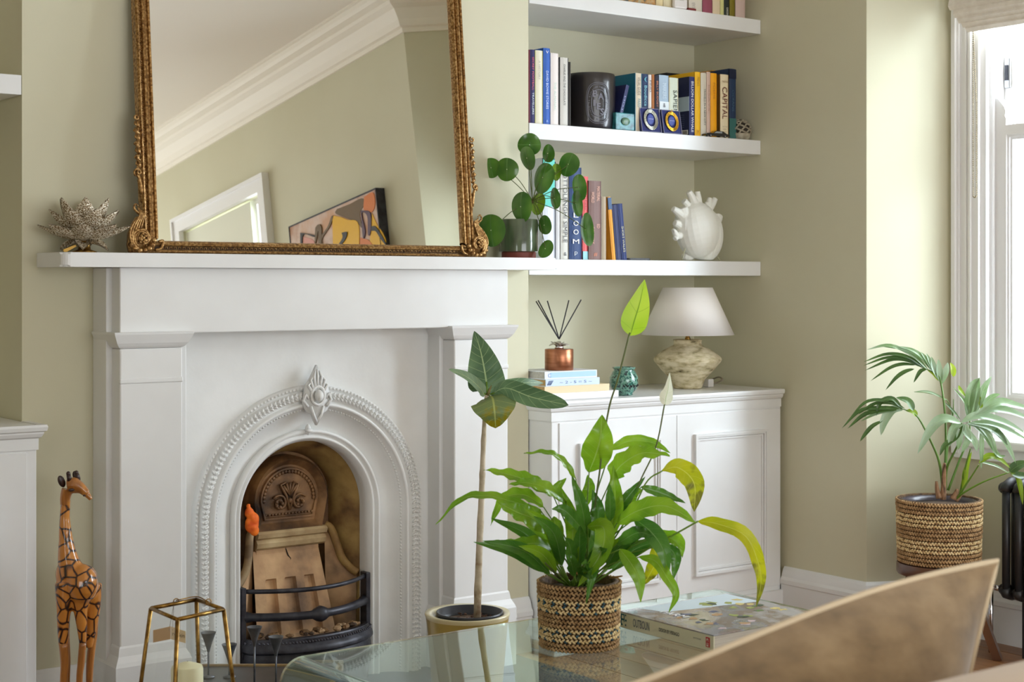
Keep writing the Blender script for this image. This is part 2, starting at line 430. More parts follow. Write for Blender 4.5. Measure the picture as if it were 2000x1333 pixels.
# cornice (seen in the mirror) and baseboards
CP = [(0, H-.185), (.012, H-.185), (.014, H-.165), (.03, H-.16), (.04, H-.13), (.07, H-.085), (.10, H-.07), (.105, H-.055), (.14, H-.045), (.15, H-.03), (.155, H-.012), (.17, H-.01), (.17, H), (0, H)]
struct(MB().sweep2d([(-2.48, .34), (XL, .34), (XL, 0), (XR, 0), (XR, .34), (XA, .34), (XA, -.48), (XW, -.622), (XW, -2.148), (XA, -2.29), (XA, -6.38), (-2.48, -6.38)], CP, close=True, side=-1), 'trim_cornice', mat('cornice_paint', (242, 236, 224), .6))
SK = [(0, 0), (.022, 0), (.022, .118), (.026, .122), (.026, .136), (.019, .145), (.017, .153), (.012, .168), (.005, .178), (0, .178)]
def skirt(name, path): struct(MB().sweep2d(path, SK, side=-1), name, WHITE)
skirt('baseboard_right', [(XA, -.118), (XA, -.48), (XW, -.622), (XW, -2.148), (XA, -2.29), (XA, -6.3)])
skirt('baseboard_chimney_left', [(XL, 0), (1.549, 0)])
skirt('baseboard_chimney_right', [(2.80, 0), (XR-.001, 0)])

# ---------------------------------------------------------------- sash windows
def sash_window(name, ya, yb, x=XW):
    r = bpy.data.objects.new(name, None); put(r, None, (x, (ya+yb)/2, WZ0)); r['kind'] = 'structure'
    fr = MB()      # box lining
    fr.frame('x', x-.002, x+.13, ya, yb, WZ0, WZ1, .02, wb=.001)
    for yy, sg in ((yb-.02, -1), (ya+.02, 1)):
        fr.box(x+.018, x+.03, min(yy, yy+sg*.012), max(yy, yy+sg*.012), WZ0, WZ1)
        fr.box(x+.066, x+.074, min(yy, yy+sg*.014), max(yy, yy+sg*.014), WZ0, WZ1)
    build(fr, 'window_frame', WINT, r)
    def sash(nm, xx, z0, z1, bot, top, horn):
        s = MB(); y0, y1 = ya+.021, yb-.021; t = .036
        s.frame('x', xx, xx+t, y0, y1, z0, z1, .052, wb=bot, wt=top)
        g0, g1, h0, h1 = y0+.052, y1-.052, z0+bot, z1-top
        for q in range(2):   # stepped glazing mould
            e = .008*q; d = .006*(q+1)
            s.frame('x', xx+d, xx+t-.004, g0+e, g1-e, h0+e, h1-e, .008)
        so = build(s, nm, WINT, r)
        build(B(xx+.02, xx+.024, g0, g1, h0, h1), 'pane', thinglass('window_pane_glass', (.97, .99, 1)), so)
        if horn:
            hp = [(0, 0), (-.05, 0), (-.052, .02), (-.047, .03), (-.05, .045), (-.044, .06), (-.02, .088), (-.004, .092), (0, .092)]
            for yy, sg in ((y1, 1), (y0, -1)):
                build(MB().prism(hp, lambda a, b, e, yy=yy, sg=sg: (xx+e, yy+sg*a, z1+b), t), 'horn', WINT, so)
        return so
    sash('lower_sash', x+.032, WZ0+.03, 1.675, .105, .032, True)
    up = sash('upper_sash', x+.078, 1.64, WZ1-.02, .035, .05, False)
    for k in (0, 1):
        yy = yb-.05-.0*k
    lk = MB().box(x+.070, x+.078, yb-.06, yb-.036, 1.80, 1.90, bev=.004)
    lk = build(lk, 'sash_stop_plate', mat('satin_steel', (180, 182, 186), .3, .8), up)
    build(MB().box(x+.066, x+.0705, yb-.053, yb-.043, 1.825, 1.875), 'keyhole_slot', BLACK, lk)
    sl = B(x-.045, x+.15, ya-.03, yb+.03, WZ0-.03, WZ0, bev=.006); build(sl, 'window_sill', WINT, r)
    return r
sash_window('window_1', -1.335, -.722)
sash_window('window_2', -2.05, -1.43)
cs = MB()
for (a, b) in ((-.722, -.628), (-1.43, -1.335), (-2.142, -2.05)):
    cs.box(XW-.016, XW, a, b, .60, 2.36)
    for e0, e1, d in ((0, .014, .034), (.014, .022, .024), (.044, .05, .022), (.060, .068, .024)):
        cs.box(XW-d, XW-.016, b-e1, b-e0, .60, 2.36)
cs.box(XW-.03, XW, -2.142, -.628, 2.36, 2.46); cs.box(XW-.02, XW, -2.142, -.628, .585, .625)
struct(cs, 'trim_window_casing', WINT)
# roman blind in the bay
rb = thing('roman_blind', 'cream linen roman blind folded up at the top of the bay window', 'blind', (XW-.06, -1.38, 2.0))
ya, yb = -2.12, -.665
build(B(XW-.055, XW-.04, ya, yb, 2.06, 2.56), 'blind_cloth', BLINDM, rb)
for i, (z, d, e) in enumerate(((2.052, .085, .0), (2.026, .078, .014), (2.008, .07, .024), (1.994, .062, .034), (1.978, .054, .044))):
    pr = [(0, .075), (d-.045, .05), (d-.035, .012), (d-.045, 0), (d-.052, .008), (.0, .05)]
    build(MB().prism(pr, lambda a, b, f, e=e, z=z: (XW-.048-a, yb-e-f, z+b), (yb-ya)-2*e), 'blind_fold', BLINDM, rb)
ch = thing('blind_chain', 'beaded metal pull chain hanging in a loop below the roman blind', 'chain', (XW-.045, -.73, 1.45))
cm = mat('chain_metal', (150, 138, 112), .4, .7)
mb = MB(); zt = 1.985
for i in range(88):
    z = zt-i*.0062
    mb.ball((XW-.045, -.724-.0*i, z), .0024, 5, 4)
build(mb, 'bead_strand', cm, ch); mb = MB()
for i in range(88): mb.ball((XW-.045, -.7245-.0125*min(1, i/40), zt-i*.0062), .0024, 5, 4)
build(mb, 'bead_strand', cm, ch); mb = MB()
for i in range(7):
    a = pi*i/6; mb.ball((XW-.045, -.7305+.0063*cos(a), zt-87*.0062-.006*sin(a)), .0024, 5, 4)
build(mb, 'bead_loop', cm, ch)
for o_ in ch.children: o_['kind'] = 'stuff'

# window on the right wall, seen in the mirror
w3 = bpy.data.objects.new('window_3', None); put(w3, None, (XA, -4.33, .7)); w3['kind'] = 'structure'
mb = MB().frame('x', XA-.03, XA, -4.93, -3.73, .64, 2.45, .09).frame('x', XA-.042, XA-.03, -4.93, -3.73, .64, 2.45, .02)
build(mb, 'window_frame', WINT, w3)
mb = MB().frame('x', XA+.04, XA+.07, -4.84, -4.0, .7, 2.36, .045).frame('x', XA+.04, XA+.07, -4.0, -3.82, .7, 2.36, .03).box(XA+.04, XA+.07, -4.795, -4.045, 1.5, 1.54)
build(mb, 'glazing_bars', WINT, w3)
build(B(XA+.052, XA+.056, -4.8, -3.85, .74, 2.32), 'pane', thinglass('window_pane_glass'), w3)
rb2 = build(B(XA+.015, XA+.018, -4.835, -4.0, .72, 2.35), 'roller_blind', mat('pale_blind', (222, 222, 204), .8), None, (XA, -4.4, .72), tagv=('pale roller blind drawn down in the window reflected in the mirror', 'blind'))

# canvas painting on the right wall, seen in the mirror
pc = thing('canvas_painting', 'abstract canvas painting with yellow and black strokes, reflected in the mirror', 'painting', (3.98, -3.03, 1.25))
build(B(3.955, XA-.002, -3.465, -2.60, 1.22, 2.085), 'canvas', mat('painted_canvas', (206, 160, 128), .6, c2=[(96, 74, 46), (176, 128, 96), (214, 190, 176)], scale=4.5, contrast=(.3, .62), detail=6), pc)
build(MB().frame('x', 3.952, XA-.001, -3.473, -2.592, 1.212, 2.092, .007), 'tray_edge', BLACK, pc)
def blot(pts, m, nm, d=.004):   # pts (y, z)
    P = catmull([(0, a, b) for a, b in pts+[pts[0]]], 36)[:-1]
    build(MB().prism([(p.y, p.z) for p in P], lambda a, b, e: (3.955-e, a, b), d), nm, m, pc)
YP = mat('yellow_oil_paint', (232, 178, 8), .4, bump=.3, bscale=40); KP = mat('black_oil_paint', (34, 28, 30), .4, bump=.3, bscale=40)
ink_pink = mat('pink_oil_paint', (214, 150, 136), .5); OP = mat('orange_oil_paint', (216, 120, 52), .4, bump=.3, bscale=40); PP = mat('plum_oil_paint', (84, 56, 80), .4, bump=.3, bscale=40); UP_ = mat('umber_oil_paint', (104, 78, 38), .5, bump=.3, bscale=40)
_tn = V((0, -cos(radians(5.3)), sin(radians(5.3)))); _tp = V((2.16, -.087, 1.27))
def seen(x_, y_):      # where a point of the painting seen in the mirror lies on the right wall
    d = ray(520+x_/7.143, 340+y_/7.143); P = CAM+d*((_tp-CAM).dot(_tn)/d.dot(_tn)); r = d-_tn*(2*d.dot(_tn)); Q = P+r*((3.955-P.x)/r.x); return (Q.y, Q.z)
def pblot(pts, m, nm, d=.004): blot([seen(*q) for q in pts], m, nm, d)
pblot([(950, 500), (1130, 430), (1290, 350), (1340, 420), (1270, 560), (1300, 760), (1240, 700), (1160, 660), (1060, 620), (930, 560)], UP_, 'umber_stroke', .002)
pblot([(890, 590), (1000, 610), (1100, 650), (1250, 700), (1260, 1100), (1250, 1400), (900, 1400), (900, 1000)], YP, 'yellow_patch', .004)
pblot([(1330, 330), (1450, 270), (1480, 420), (1440, 540), (1330, 520)], OP, 'orange_patch', .003)
pblot([(1440, 560), (1500, 700), (1600, 860), (1630, 1000), (1560, 1300), (1420, 1000), (1430, 800)], YP, 'yellow_patch', .003)
pblot([(1280, 900), (1400, 940), (1460, 1040), (1440, 1200), (1280, 1200)], OP, 'orange_patch', .004)
pblot([(1290, 520), (1420, 550), (1430, 800), (1390, 860), (1380, 600), (1300, 560), (1350, 800), (1320, 900)], PP, 'plum_stroke', .006)
pblot([(1440, 740), (1500, 750), (1600, 900), (1640, 1000), (1570, 920), (1500, 810), (1440, 800)], KP, 'black_stroke', .007)
pblot([(1030, 830), (1100, 820), (1090, 900), (1020, 1000), (980, 1010), (1040, 900)], KP, 'black_stroke', .008)
pblot([(450, 830), (620, 860), (640, 890), (490, 860), (480, 1100), (455, 1100)], KP, 'black_stroke', .006)
pblot([(660, 760), (700, 715), (745, 760), (740, 1000), (720, 1100), (700, 1000), (700, 800), (680, 900), (650, 1000)], UP_, 'umber_stroke', .006)
pblot([(880, 600), (905, 600), (860, 740), (750, 920), (780, 1050), (740, 1000), (740, 880), (830, 740)], UP_, 'umber_stroke', .005)
pblot([(460, 880), (600, 920), (640, 1000), (600, 1200), (480, 1200)], ink_pink, 'pink_patch', .002)

# ================================================================ fireplace surround
YF = -.141
fs = thing('fireplace_surround', 'white painted chimneypiece with pilasters and a long mantel shelf', 'fireplace', (2.17, -.07, 0))
# mantel with rounded front corners
MX0, MX1 = 1.402, 2.955
def rc(x0, x1, y0, y1, r, n=5):
    pts = [(x0, y1)]
    for i in range(n+1):
        a = pi+pi/2*i/n; pts.append((x0+r+r*cos(a), y0+r+r*sin(a)))
    for i in range(n+1):
        a = -pi/2+pi/2*i/n; pts.append((x1-r+r*cos(a), y0+r+r*sin(a)))
    pts.append((x1, y1)); return pts
mb = MB().prism(rc(MX0, MX1, -.179, -.001, .02), lambda a, b, e: (a, b, 1.201+e), .036)
bmesh.ops.bevel(mb.b, geom=[e for e in mb.b.edges if abs(e.verts[0].co.z-e.verts[1].co.z) < 1e-4 and e.verts[0].co.y < -.01 and e.verts[1].co.y < -.01], offset=.005, segments=2, affect='EDGES')
build(mb, 'mantel_shelf', WHITE, fs)
build(MB().box(1.565, 2.787, YF, -.002, 1.031, 1.201, bev=.003).box(1.55, 2.80, -.09, -.002, .0, 1.201, bev=.002) if False else MB().box(1.565, 2.787, YF, -.002, 1.031, 1.201, bev=.003), 'frieze', WHITE, fs)
for a_, b_ in ((1.5495, 1.62), (2.74, 2.80)): build(MB().box(a_, b_, -.09, -.001, 0, 1.2, bev=.002), 'side_slip', WHITE, fs)
def pilaster(x0, x1, inx, sgn):
    p = MB().box(x0, x1, YF, -.002, .19, .995, bev=.004)
    p.box(x0-.001, x1+.001, YF-.003, YF+.01, .905, .918, bev=.003)
    a_, b_ = (x1-.01, inx) if sgn > 0 else (inx, x0+.01)
    p.box(a_, b_, -.081, -.003, 0, 1.034, bev=.003)
    po = build(p, 'pilaster', WHITE, fs)
    c = MB(); pr = [(0, .995), (.006, 1.0), (.012, 1.008), (.022, 1.03), (.023, 1.036), (0, 1.036)]
    c.sweep2d([(x0, -.01), (x0, YF), (x1, YF), (x1, -.01)], [(a, z) for a, z in pr], side=-1)
    build(c, 'capital', WHITE, po)
    q = MB(); pb = [(0, .0), (.018, 0), (.018, .19), (.014, .20), (.006, .215), (.003, .235), (0, .24)]
    q.sweep2d([(x0, -.01), (x0, YF), (x1, YF), (x1, -.01)], pb, side=-1)
    q.box(x0+.001, x1-.001, YF+.001, -.003, 0, .19)
    build(q, 'plinth_block', WHITE, po)
pilaster(1.565, 1.736, 1.775, 1)
pilaster(2.592, 2.787, 2.580, -1)

# ---------------------------------------------------------------- arched cast iron insert
fi = thing('arched_fireplace_insert', 'white painted cast iron arched fireplace insert with leaf border and scorched firebox', 'fireplace', (2.18, -.01, 0))
CX, CZ = 2.182, .508
NA = 40
def arch(r, y, z0=.0, cz=CZ, cx=CX, sx=1.0, nl=6):
    pts = [(cx-r*sx, y, z0+(cz-z0)*i/nl) for i in range(nl)]
    pts += [(cx-r*sx*cos(pi*i/NA), y, cz+r*sin(pi*i/NA)) for i in range(NA+1)]
    pts += [(cx+r*sx, y, cz-(cz-z0)*(i+1)/nl) for i in range(nl)]
    return pts
def loft(prof, name, m, parent, **k):
    mb = MB(); mb.grid([arch(*p) if isinstance(p, tuple) else p for p in prof]); return build(mb, name, m, parent, **k)
rect = []
X0, X1, Z1 = 1.76, 2.59, 1.04
for (x_, y_, z_) in arch(.362, -.02):
    dx, dz = x_-CX, z_-CZ
    if z_ <= CZ+1e-6: rect.append((X0 if dx < 0 else X1, -.02, z_)); continue
    k = min((X1-CX)/dx if dx > 1e-6 else 1e9, (X0-CX)/dx if dx < -1e-6 else 1e9, (Z1-CZ)/dz if dz > 1e-6 else 1e9)
    rect.append((CX+dx*k, -.02, CZ+dz*k))
loft([rect, (.364, -.02)], 'backplate', CAST, fi, smooth=False)
loft([(.366, -.02), (.364, -.034), (.359, -.038), (.354, -.036), (.352, -.03), (.349, -.03), (.347, -.04), (.338, -.046), (.328, -.042), (.322, -.034), (.319, -.034), (.316, -.044), (.311, -.048), (.306, -.044), (.303, -.034), (.300, -.034), (.298, -.028), (.292, -.026), (.289, -.02), (.262, -.006), (.238, .008)], 'arch_moulding', CAST, fi, smooth=True)
loft([(.238, .008), (.2385, -.006), (.234, -.014), (.228, -.012), (.224, -.002), (.221, -.002), (.218, -.007), (.213, -.006), (.209, .004), (.204, .010), (.2035, .03), (.2035, .05)], 'inner_moulding', CAST, fi, smooth=True)
def along(r, step, z0=.16):
    L0 = CZ-z0; L = 2*L0+pi*r; n = int(L/step); out = []
    for i in range(n+1):
        d = i*L/n
        if d < L0: out.append((CX-r, z0+d, pi/2))
        elif d < L0+pi*r:
            a = (d-L0)/r; out.append((CX-r*cos(a), CZ+r*sin(a), pi/2-a))
        else: out.append((CX+r, CZ-(d-L0-pi*r), -pi/2))
    return out
mb = MB()
for (x_, z_, a) in along(.3585, .0118, .0): mb.ball((x_, -.038, z_), .0042, 6, 4)
tag(build(mb, 'outer_beading', CAST, fi), kind='stuff'); mb = MB()
for (x_, z_, a) in along(.2965, .0095, .0): mb.ball((x_, -.0285, z_), .0034, 6, 4)
tag(build(mb, 'inner_beading', CAST, fi), kind='stuff')
mb = MB(); r_ = random.Random(5)
for i, (x_, z_, a) in enumerate(along(.3375, .0135, .0)):
    t = V((cos(a), 0, sin(a))); n_ = V((-sin(a), 0, cos(a)))
    for sgn in (-1, 1):
        ang = sgn*(.75+.2*r_.random()); d = t*cos(ang)+n_*sin(ang)
        rot = Matrix((d, V((0, 1, 0)), d.cross(V((0, 1, 0))))).transposed()
        mb.ball(V((x_, -.046, z_))+n_*sgn*.0055, (.0085, .005, .0036), 6, 4, rot=rot)
    mb.ball((x_, -.05, z_), .0036, 5, 4)
tag(build(mb, 'leaf_border', CAST, fi), kind='stuff')
# crowning shell ornament
mb = MB(); oz = .845
mb.prism([(-.030, -.045), (-.040, -.03), (-.044, -.01), (-.038, .012), (-.034, .03), (-.018, .052), (0, .086), (.018, .052), (.034, .03), (.038, .012), (.044, -.01), (.040, -.03), (.030, -.045), (.016, -.052), (.008, -.07), (0, -.084), (-.008, -.07), (-.016, -.052)], lambda a, b, e: (CX+a, -.045-e, oz+b), .012)
mb.ball((CX, -.068, oz-.0), (.013, .013, .017), 12, 8)
mb.tube([(CX+.021*cos(a*pi/8)*1.0, -.062, oz+.0+.026*sin(a*pi/8)) for a in range(16)], .0045, 6, close=True)
for k in range(7):
    a = radians(30+k*20); mb.tube([(CX+.02*cos(a), -.06, oz+.02*sin(a)), (CX+.036*cos(a), -.062, oz+.052*sin(a)+.004), (CX+.018*cos(a), -.058, oz+.066*sin(a)+.008)], [.005, .0042, .002], 6)
for s_ in (-1, 1):
    mb.tube([(CX+s_*.03, -.058, oz-.03), (CX+s_*.045, -.058, oz-.012), (CX+s_*.036, -.06, oz+.004), (CX+s_*.028, -.058, oz-.008)], .0045, 6)
    mb.tube([(CX+s_*.02, -.058, oz-.03), (CX+s_*.012, -.06, oz-.055), (CX, -.055, oz-.075)], .004, 6)
build(mb, 'shell_ornament', CAST, fi, smooth=True)
mb = MB(); mb.ball((CX-.004, -.012, CZ+.238), (.009, .009, .016), 8, 6); mb.ball((CX-.004, -.02, CZ+.236), (.012, .006, .006), 8, 6)
build(mb, 'small_keystone', CAST, fi)
# firebox: cheeks, damper plate, fireback
def arch2(hw, y, z0, cz, cx, hz, nl=6):
    pts = [(cx-hw, y, z0+(cz-z0)*i/nl) for i in range(nl)]
    pts += [(cx-hw*cos(pi*i/NA), y, cz+hz*sin(pi*i/NA)) for i in range(NA+1)]
    return pts + [(cx+hw, y, cz-(cz-z0)*(i+1)/nl) for i in range(nl)]
mb = MB(); mb.grid([arch(.2033, .05), arch2(.185, .075, 0, .52, CX, .175), arch2(.16, .115, 0, .53, CX, .145), arch2(.155, .15, 0, .53, CX, .14)])
build(mb, 'iron_cheeks', SOOT, fi, smooth=True)
build(B(CX-.2, CX+.2, .15, .17, 0, .72), 'back_wall', SOOT2, fi)
def dish(hw, hz, z0, cz, y):   # closed outline
    return [(CX-hw*cos(pi*i/30), y, cz+hz*sin(pi*i/30)) for i in range(31)] + [(CX+hw*.86, y, z0), (CX, y, z0), (CX-hw*.86, y, z0)]
zb, zc = .452, .535
mb = MB(); rows = [dish(.128, .128, zb-.005, zc, .15), dish(.126, .126, zb-.004, zc, .105), dish(.118, .118, zb, zc, .092), dish(.110, .110, zb+.008, zc, .10), dish(.100, .100, zb+.018, zc, .112), dish(.094, .094, zb+.026, zc, .112), dish(.092, .092, zb+.028, zc, .104), dish(.087, .087, zb+.034, zc, .104), dish(.085, .085, zb+.036, zc, .109)]
R = mb.grid(rows, close=True); mb.cap(R[-1])
dp = build(mb, 'damper_plate', SOOT2, fi, smooth=True, sharp=40)
mb = MB()
for i in range(25):
    a = pi*i/24; mb.ball((CX-.081*cos(a), .106, zc+.081*sin(a)), (.006, .003, .006), 6, 4)
for i in range(15): mb.ball((CX-.075+.15*i/14, .106, zb+.043), (.005, .003, .004), 6, 4)
tag(build(mb, 'scalloped_edge', SOOT2, dp), kind='stuff'); mb = MB()
def spiral(c, r0, turns, s, n=22, y=.103): return [(c[0]+s*r0*(1-.75*i/n)*cos(turns*2*pi*i/n+.6), y, c[1]+r0*(1-.75*i/n)*sin(turns*2*pi*i/n+.6)) for i in range(n+1)]
for s_ in (-1, 1):
    mb.tube(spiral((CX+s_*.032, zc-.008), .024, 1.4, s_), .0042, 6)
    mb.tube([(CX, .103, zc-.03), (CX+s_*.012, .1, zc+.012), (CX+s_*.03, .102, zc+.045), (CX+s_*.012, .103, zc+.05)], .004, 6)
    for k in range(5):
        a = k*2*pi/5; mb.ball((CX+s_*.034+.010*cos(a), .101, zc-.01+.010*sin(a)), (.006, .004, .006), 6, 4)
for k in range(5):
    a = radians(50+20*k); mb.tube([(CX, .102, zc+.012), (CX+.034*cos(a), .1, zc+.014+.036*sin(a))], [.003, .0045], 6)
mb.ball((CX, .1, zc-.002), (.008, .006, .008), 8, 6)
build(mb, 'scroll_relief', SOOT2, dp, smooth=True)
pr = [(.012, .395), (.05, .398), (.062, .405), (.066, .418), (.058, .428), (.07, .434), (.074, .446), (.066, .452), (.0, .455), (0, .395)]
build(MB().prism([(.152-a, z) for a, z in pr], lambda a, b, e: (CX-.112+e, a, b), .224), 'shoulder_moulding', STONE, fi)
# sloping firebrick with three flutes and a crack
mb = MB()
def fb(x_, t): return (x_, .108-.075*(1-t)-.0*t, .13+t*.265)
xs = [-1, -.7, -.66, -.42, -.38, -.16, -.12, .14, .18, .40, .44, .66, .70, 1]
ts = [0, .12, .14, .68, .70, .97, 1]
rows = []
for t in ts:
    row = []
    for q in xs:
        hw = .128-.022*t; p = V(fb(CX-.01+q*hw, t))
        inf = any(a-.01 <= q <= b+.01 for a, b in ((-.66, -.42), (-.12, .14), (.44, .66))) and .14 <= t <= .68
        if inf: p.y += .014
        row.append(p)
    rows.append(row)
mb.grid(rows); mb.prism([(-.106, .380), (.096, .380), (.096, .397), (-.106, .397)], lambda a, b, e: (CX+a, .105+e, b), .04)
for f in mb.b.faces: f.smooth = False
bk = build(mb, 'firebrick', BRICK, fi)
mb = MB(); mb.tube([(CX-.012, .1065, .397), (CX-.006, .101, .375), (CX+.002, .1, .365), (CX-.002, .0985, .352), (CX+.004, .096, .34)], [.0016, .0018, .0014, .0012, .0006], 5)
build(mb, 'crack', mat('soot_black', (22, 16, 12), .9), bk)
for sx in (-1, 1):   # curved side lips
    P = [(CX+sx*.118, .105, .452), (CX+sx*.132, .095, .44), (CX+sx*.142, .08, .40), (CX+sx*.155, .07, .355), (CX+sx*.178, .06, .325), (CX+sx*.196, .05, .31)]
    build(MB().tube(catmull(P, 16), .012, 8), 'side_lip', STONE if sx < 0 else SOOT, fi)
    mb = MB(); Q = catmull(P, 12); mb.grid([[(p.x, p.y+.004, p.z) for p in Q], [(CX+sx*(.12+.07*i/12), .10-.05*i/12, .13) for i in range(13)]])
    build(mb, 'side_brick', BRICK, fi)
cl = mat('orange_cloth', (250, 126, 24), .7, c2=(222, 84, 8), scale=40, bump=.5, bscale=40)
mb = MB(); rr = random.Random(9)
for (a, b, z, r1) in ((0, 0, .0, .018), (.006, -.004, .018, .017), (-.004, .002, .036, .014), (-.008, 0, .056, .007), (.008, -.006, -.014, .014), (-.008, -.004, .01, .012), (.012, -.008, .004, .009), (-.002, -.012, .026, .007), (.004, -.013, -.006, .007)): mb.ball((2.037+a, .062+b, .478+z), (r1*1.05, r1*.8, r1*1.15), 10, 8)
oc = remeshed(mb, 'orange_cloth', cl, .0035, None, (2.037, .062, .452)); tag(oc, 'scrap of crumpled orange cloth wedged at the left of the firebox', 'cloth')

# ---------------------------------------------------------------- grate
gr = thing('fire_grate', 'black iron bow fronted fire grate with turned rail and ash cover', 'grate', (CX, -.02, 0))
def bow(z, r, x0=CX-.2, x1=CX+.2, d=.085, y0=.015, n=16, kn=False, flat=None):
    pts = []
    for i in range(n+1):
        t = i/n*2-1; pts.append((x0+(x1-x0)*i/n, y0-d*(1-t*t), z))
    rs = [r]*(n+1)
    return pts, rs
P, Rr = bow(.306, .0055); build(MB().grid([[(p[0], p[1]+a, p[2]+b) for p in P] for a, b in ((-.004, -.007), (-.005, 0), (-.004, .006), (.004, .006), (.004, -.007), (-.004, -.007))]) and None or MB().tube(P, .0065, 8), 'top_rail', BLACK, gr, smooth=True)
P, Rr = bow(.235, .0125, d=.09, n=32)
def rr_(i, n=32):
    t = abs(i/n*2-1)
    if t < .035: return .023
    if t < .1: return .019
    if t < .14: return .012
    if t < .18: return .0155
    if t > .94: return .017
    if t > .88: return .0155
    return .0118
build(MB().tube(P, [rr_(i) for i in range(33)], 12), 'turned_rail', BLACK, gr, smooth=True)
for sx in (-1, 1): build(MB().box(CX+sx*.2-.007, CX+sx*.2+.007, -.005, .03, .12, .318, bev=.002), 'side_post', BLACK, gr)
def bowshell(prof, name, m=BLACK, n=24, hw=.2):
    rows = []
    for (o, z) in prof:
        rows.append([(CX+(hw+o*.35)*(i/n*2-1), .03-(.075+o)*(1-(i/n*2-1)**2)**.6-(.02 if 0 < i < n else 0), z) for i in range(n+1)])
    mb = MB(); mb.grid(rows); return build(mb, name, m, gr, smooth=True, sharp=35)
bowshell([(-.02, .165), (.0, .176), (.018, .176), (.02, .172), (.024, .172), (.045, .158), (.05, .15), (.05, .143), (.04, .138), (.03, .135)], 'ledge')
bowshell([(.03, .137), (.036, .125), (.04, .11), (.034, .095), (.02, .085), (.02, .02), (.022, .0)], 'ash_cover')
mb = MB(); n = 46
for i in range(1, n):
    t = i/n*2-1; mb.ball((CX+.211*t, .012-(.075+.034)*(1-t*t)**.6, .1675), (.0024, .007, .0035), 6, 4)
tag(build(mb, 'ribbed_band', mat('worn_iron', (92, 92, 102), .45, .4), gr), kind='stuff')
rr = random.Random(4)
cm_ = [mat('clinker_%s' % n, c, .85, bump=.6, bscale=60) for n, c in (('brown', (128, 98, 66)), ('tan', (160, 130, 96)), ('dark', (70, 52, 38)))]
cs_ = []
for i in range(34):
    a = rr.uniform(-1, 1); yy = rr.uniform(-.035, .0)-.03*(1-a*a); s_ = rr.uniform(.008, .017)
    mb = MB(); mb.ball((0, 0, 0), (s_, s_*.7, s_*.5), 6, 4)
    for v in mb.b.verts: v.co *= rr.uniform(.75, 1.2)
    o = build(mb, 'clinker_piece', cm_[i % 3], gr, smooth=False); o.location = V((CX+a*.16, yy, .178+s_*.2))-LOC[gr]; o.data.transform(Matrix.Translation(LOC[gr])); o.rotation_euler = (0, 0, rr.random()*3)
tag(build(B(1.25, 2.88, -.46, -.0, .0, .012, bev=.002), 'hearth', SLATE, None, (2.1, -.2, 0)), kind='structure')

# ================================================================ alcove cupboards and shelves
def cupboard(x0, x1, ztop, seams, label, endl, endr):
    t = thing('alcove_cupboard', label, 'cabinet', ((x0+x1)/2, .1, 0))
    yb_ = -.112
    build(MB().box(x0, x1, yb_, .338, .08, ztop-.045, bev=.002), 'carcass', WHITE, t)
    build(MB().box(x0-(.002 if endl else 0), x1+(.002 if endr else 0), yb_-.016, .337, 0, .10, bev=.004), 'plinth', WHITE, t)
    pr = [(0, ztop-.062), (.004, ztop-.062), (.004, ztop-.034), (.010, ztop-.03), (.014, ztop-.022), (.014, ztop-.018), (.020, ztop-.015), (.022, ztop-.006), (.020, ztop), (0, ztop)]
    path = [(x1, yb_), (x0, yb_)] if not endl and not endr else ([(x1, yb_), (x0, yb_), (x0, .0)] if endl else [(x1, 0), (x1, yb_), (x0, yb_)])
    tp = MB().sweep2d(path, pr, side=1); tp.box(x0+.001, x1-.001, yb_+.001, .338, ztop-.05, ztop-.0005)
    build(tp, 'cupboard_top', WHITE, t)
    for (a, b) in seams:
        d = MB().box(a+.0015, b-.0015, yb_-.004, yb_+.02, .115, ztop-.068, bev=.0015)
        do = build(d, 'door', WHITE, t)
        ia, ib, za, zb_ = a+.075, b-.075, .19, ztop-.135
        m_ = MB()
        for o_, w_, h_ in ((0, .008, .013), (.008, .006, .009), (.016, .006, .005)):
            m_.frame('y', yb_-.004-h_, yb_-.003, ia+o_, ib-o_, za+o_, zb_-o_, w_)
        build(m_, 'panel_moulding', WHITE, do)
    return t
s1 = aty(1092, 900, -.116).x; s2 = aty(1322, 900, -.116).x; s3 = aty(1525, 900, -.116).x
cupboard(2.976, 3.985, .795, [(s1, s2), (s2, s3)], 'white built-in cupboard with two panelled doors under the bookshelves', True, False)
l1 = aty(54, 900, -.116).x
cupboard(-.2, XL-.003, .812, [(l1-.56, l1), (l1-1.12, l1-.56)], 'white built-in cupboard cut off at the left edge, left of the chimney breast', False, True)
def shelf(x0, x1, z, lab, y0=-.002):
    o = build(B(x0, x1, y0, .338, z-.05, z, bev=.0015), 'wall_shelf', WHITE, None, ((x0+x1)/2, .17, z-.05)); tag(o, lab, 'shelf', None)
shelf(XR+.002, XA-.002, 2.091, 'topmost white floating shelf in the right alcove')
shelf(XR+.002, XA-.002, 1.665, 'middle white floating shelf carrying the black candle pot and books')
shelf(XR+.002, XA-.002, 1.237, 'lowest white floating shelf level with the mantel')
shelf(-.85, XL-.002, 1.686, 'white floating shelf in the left alcove at the picture edge')

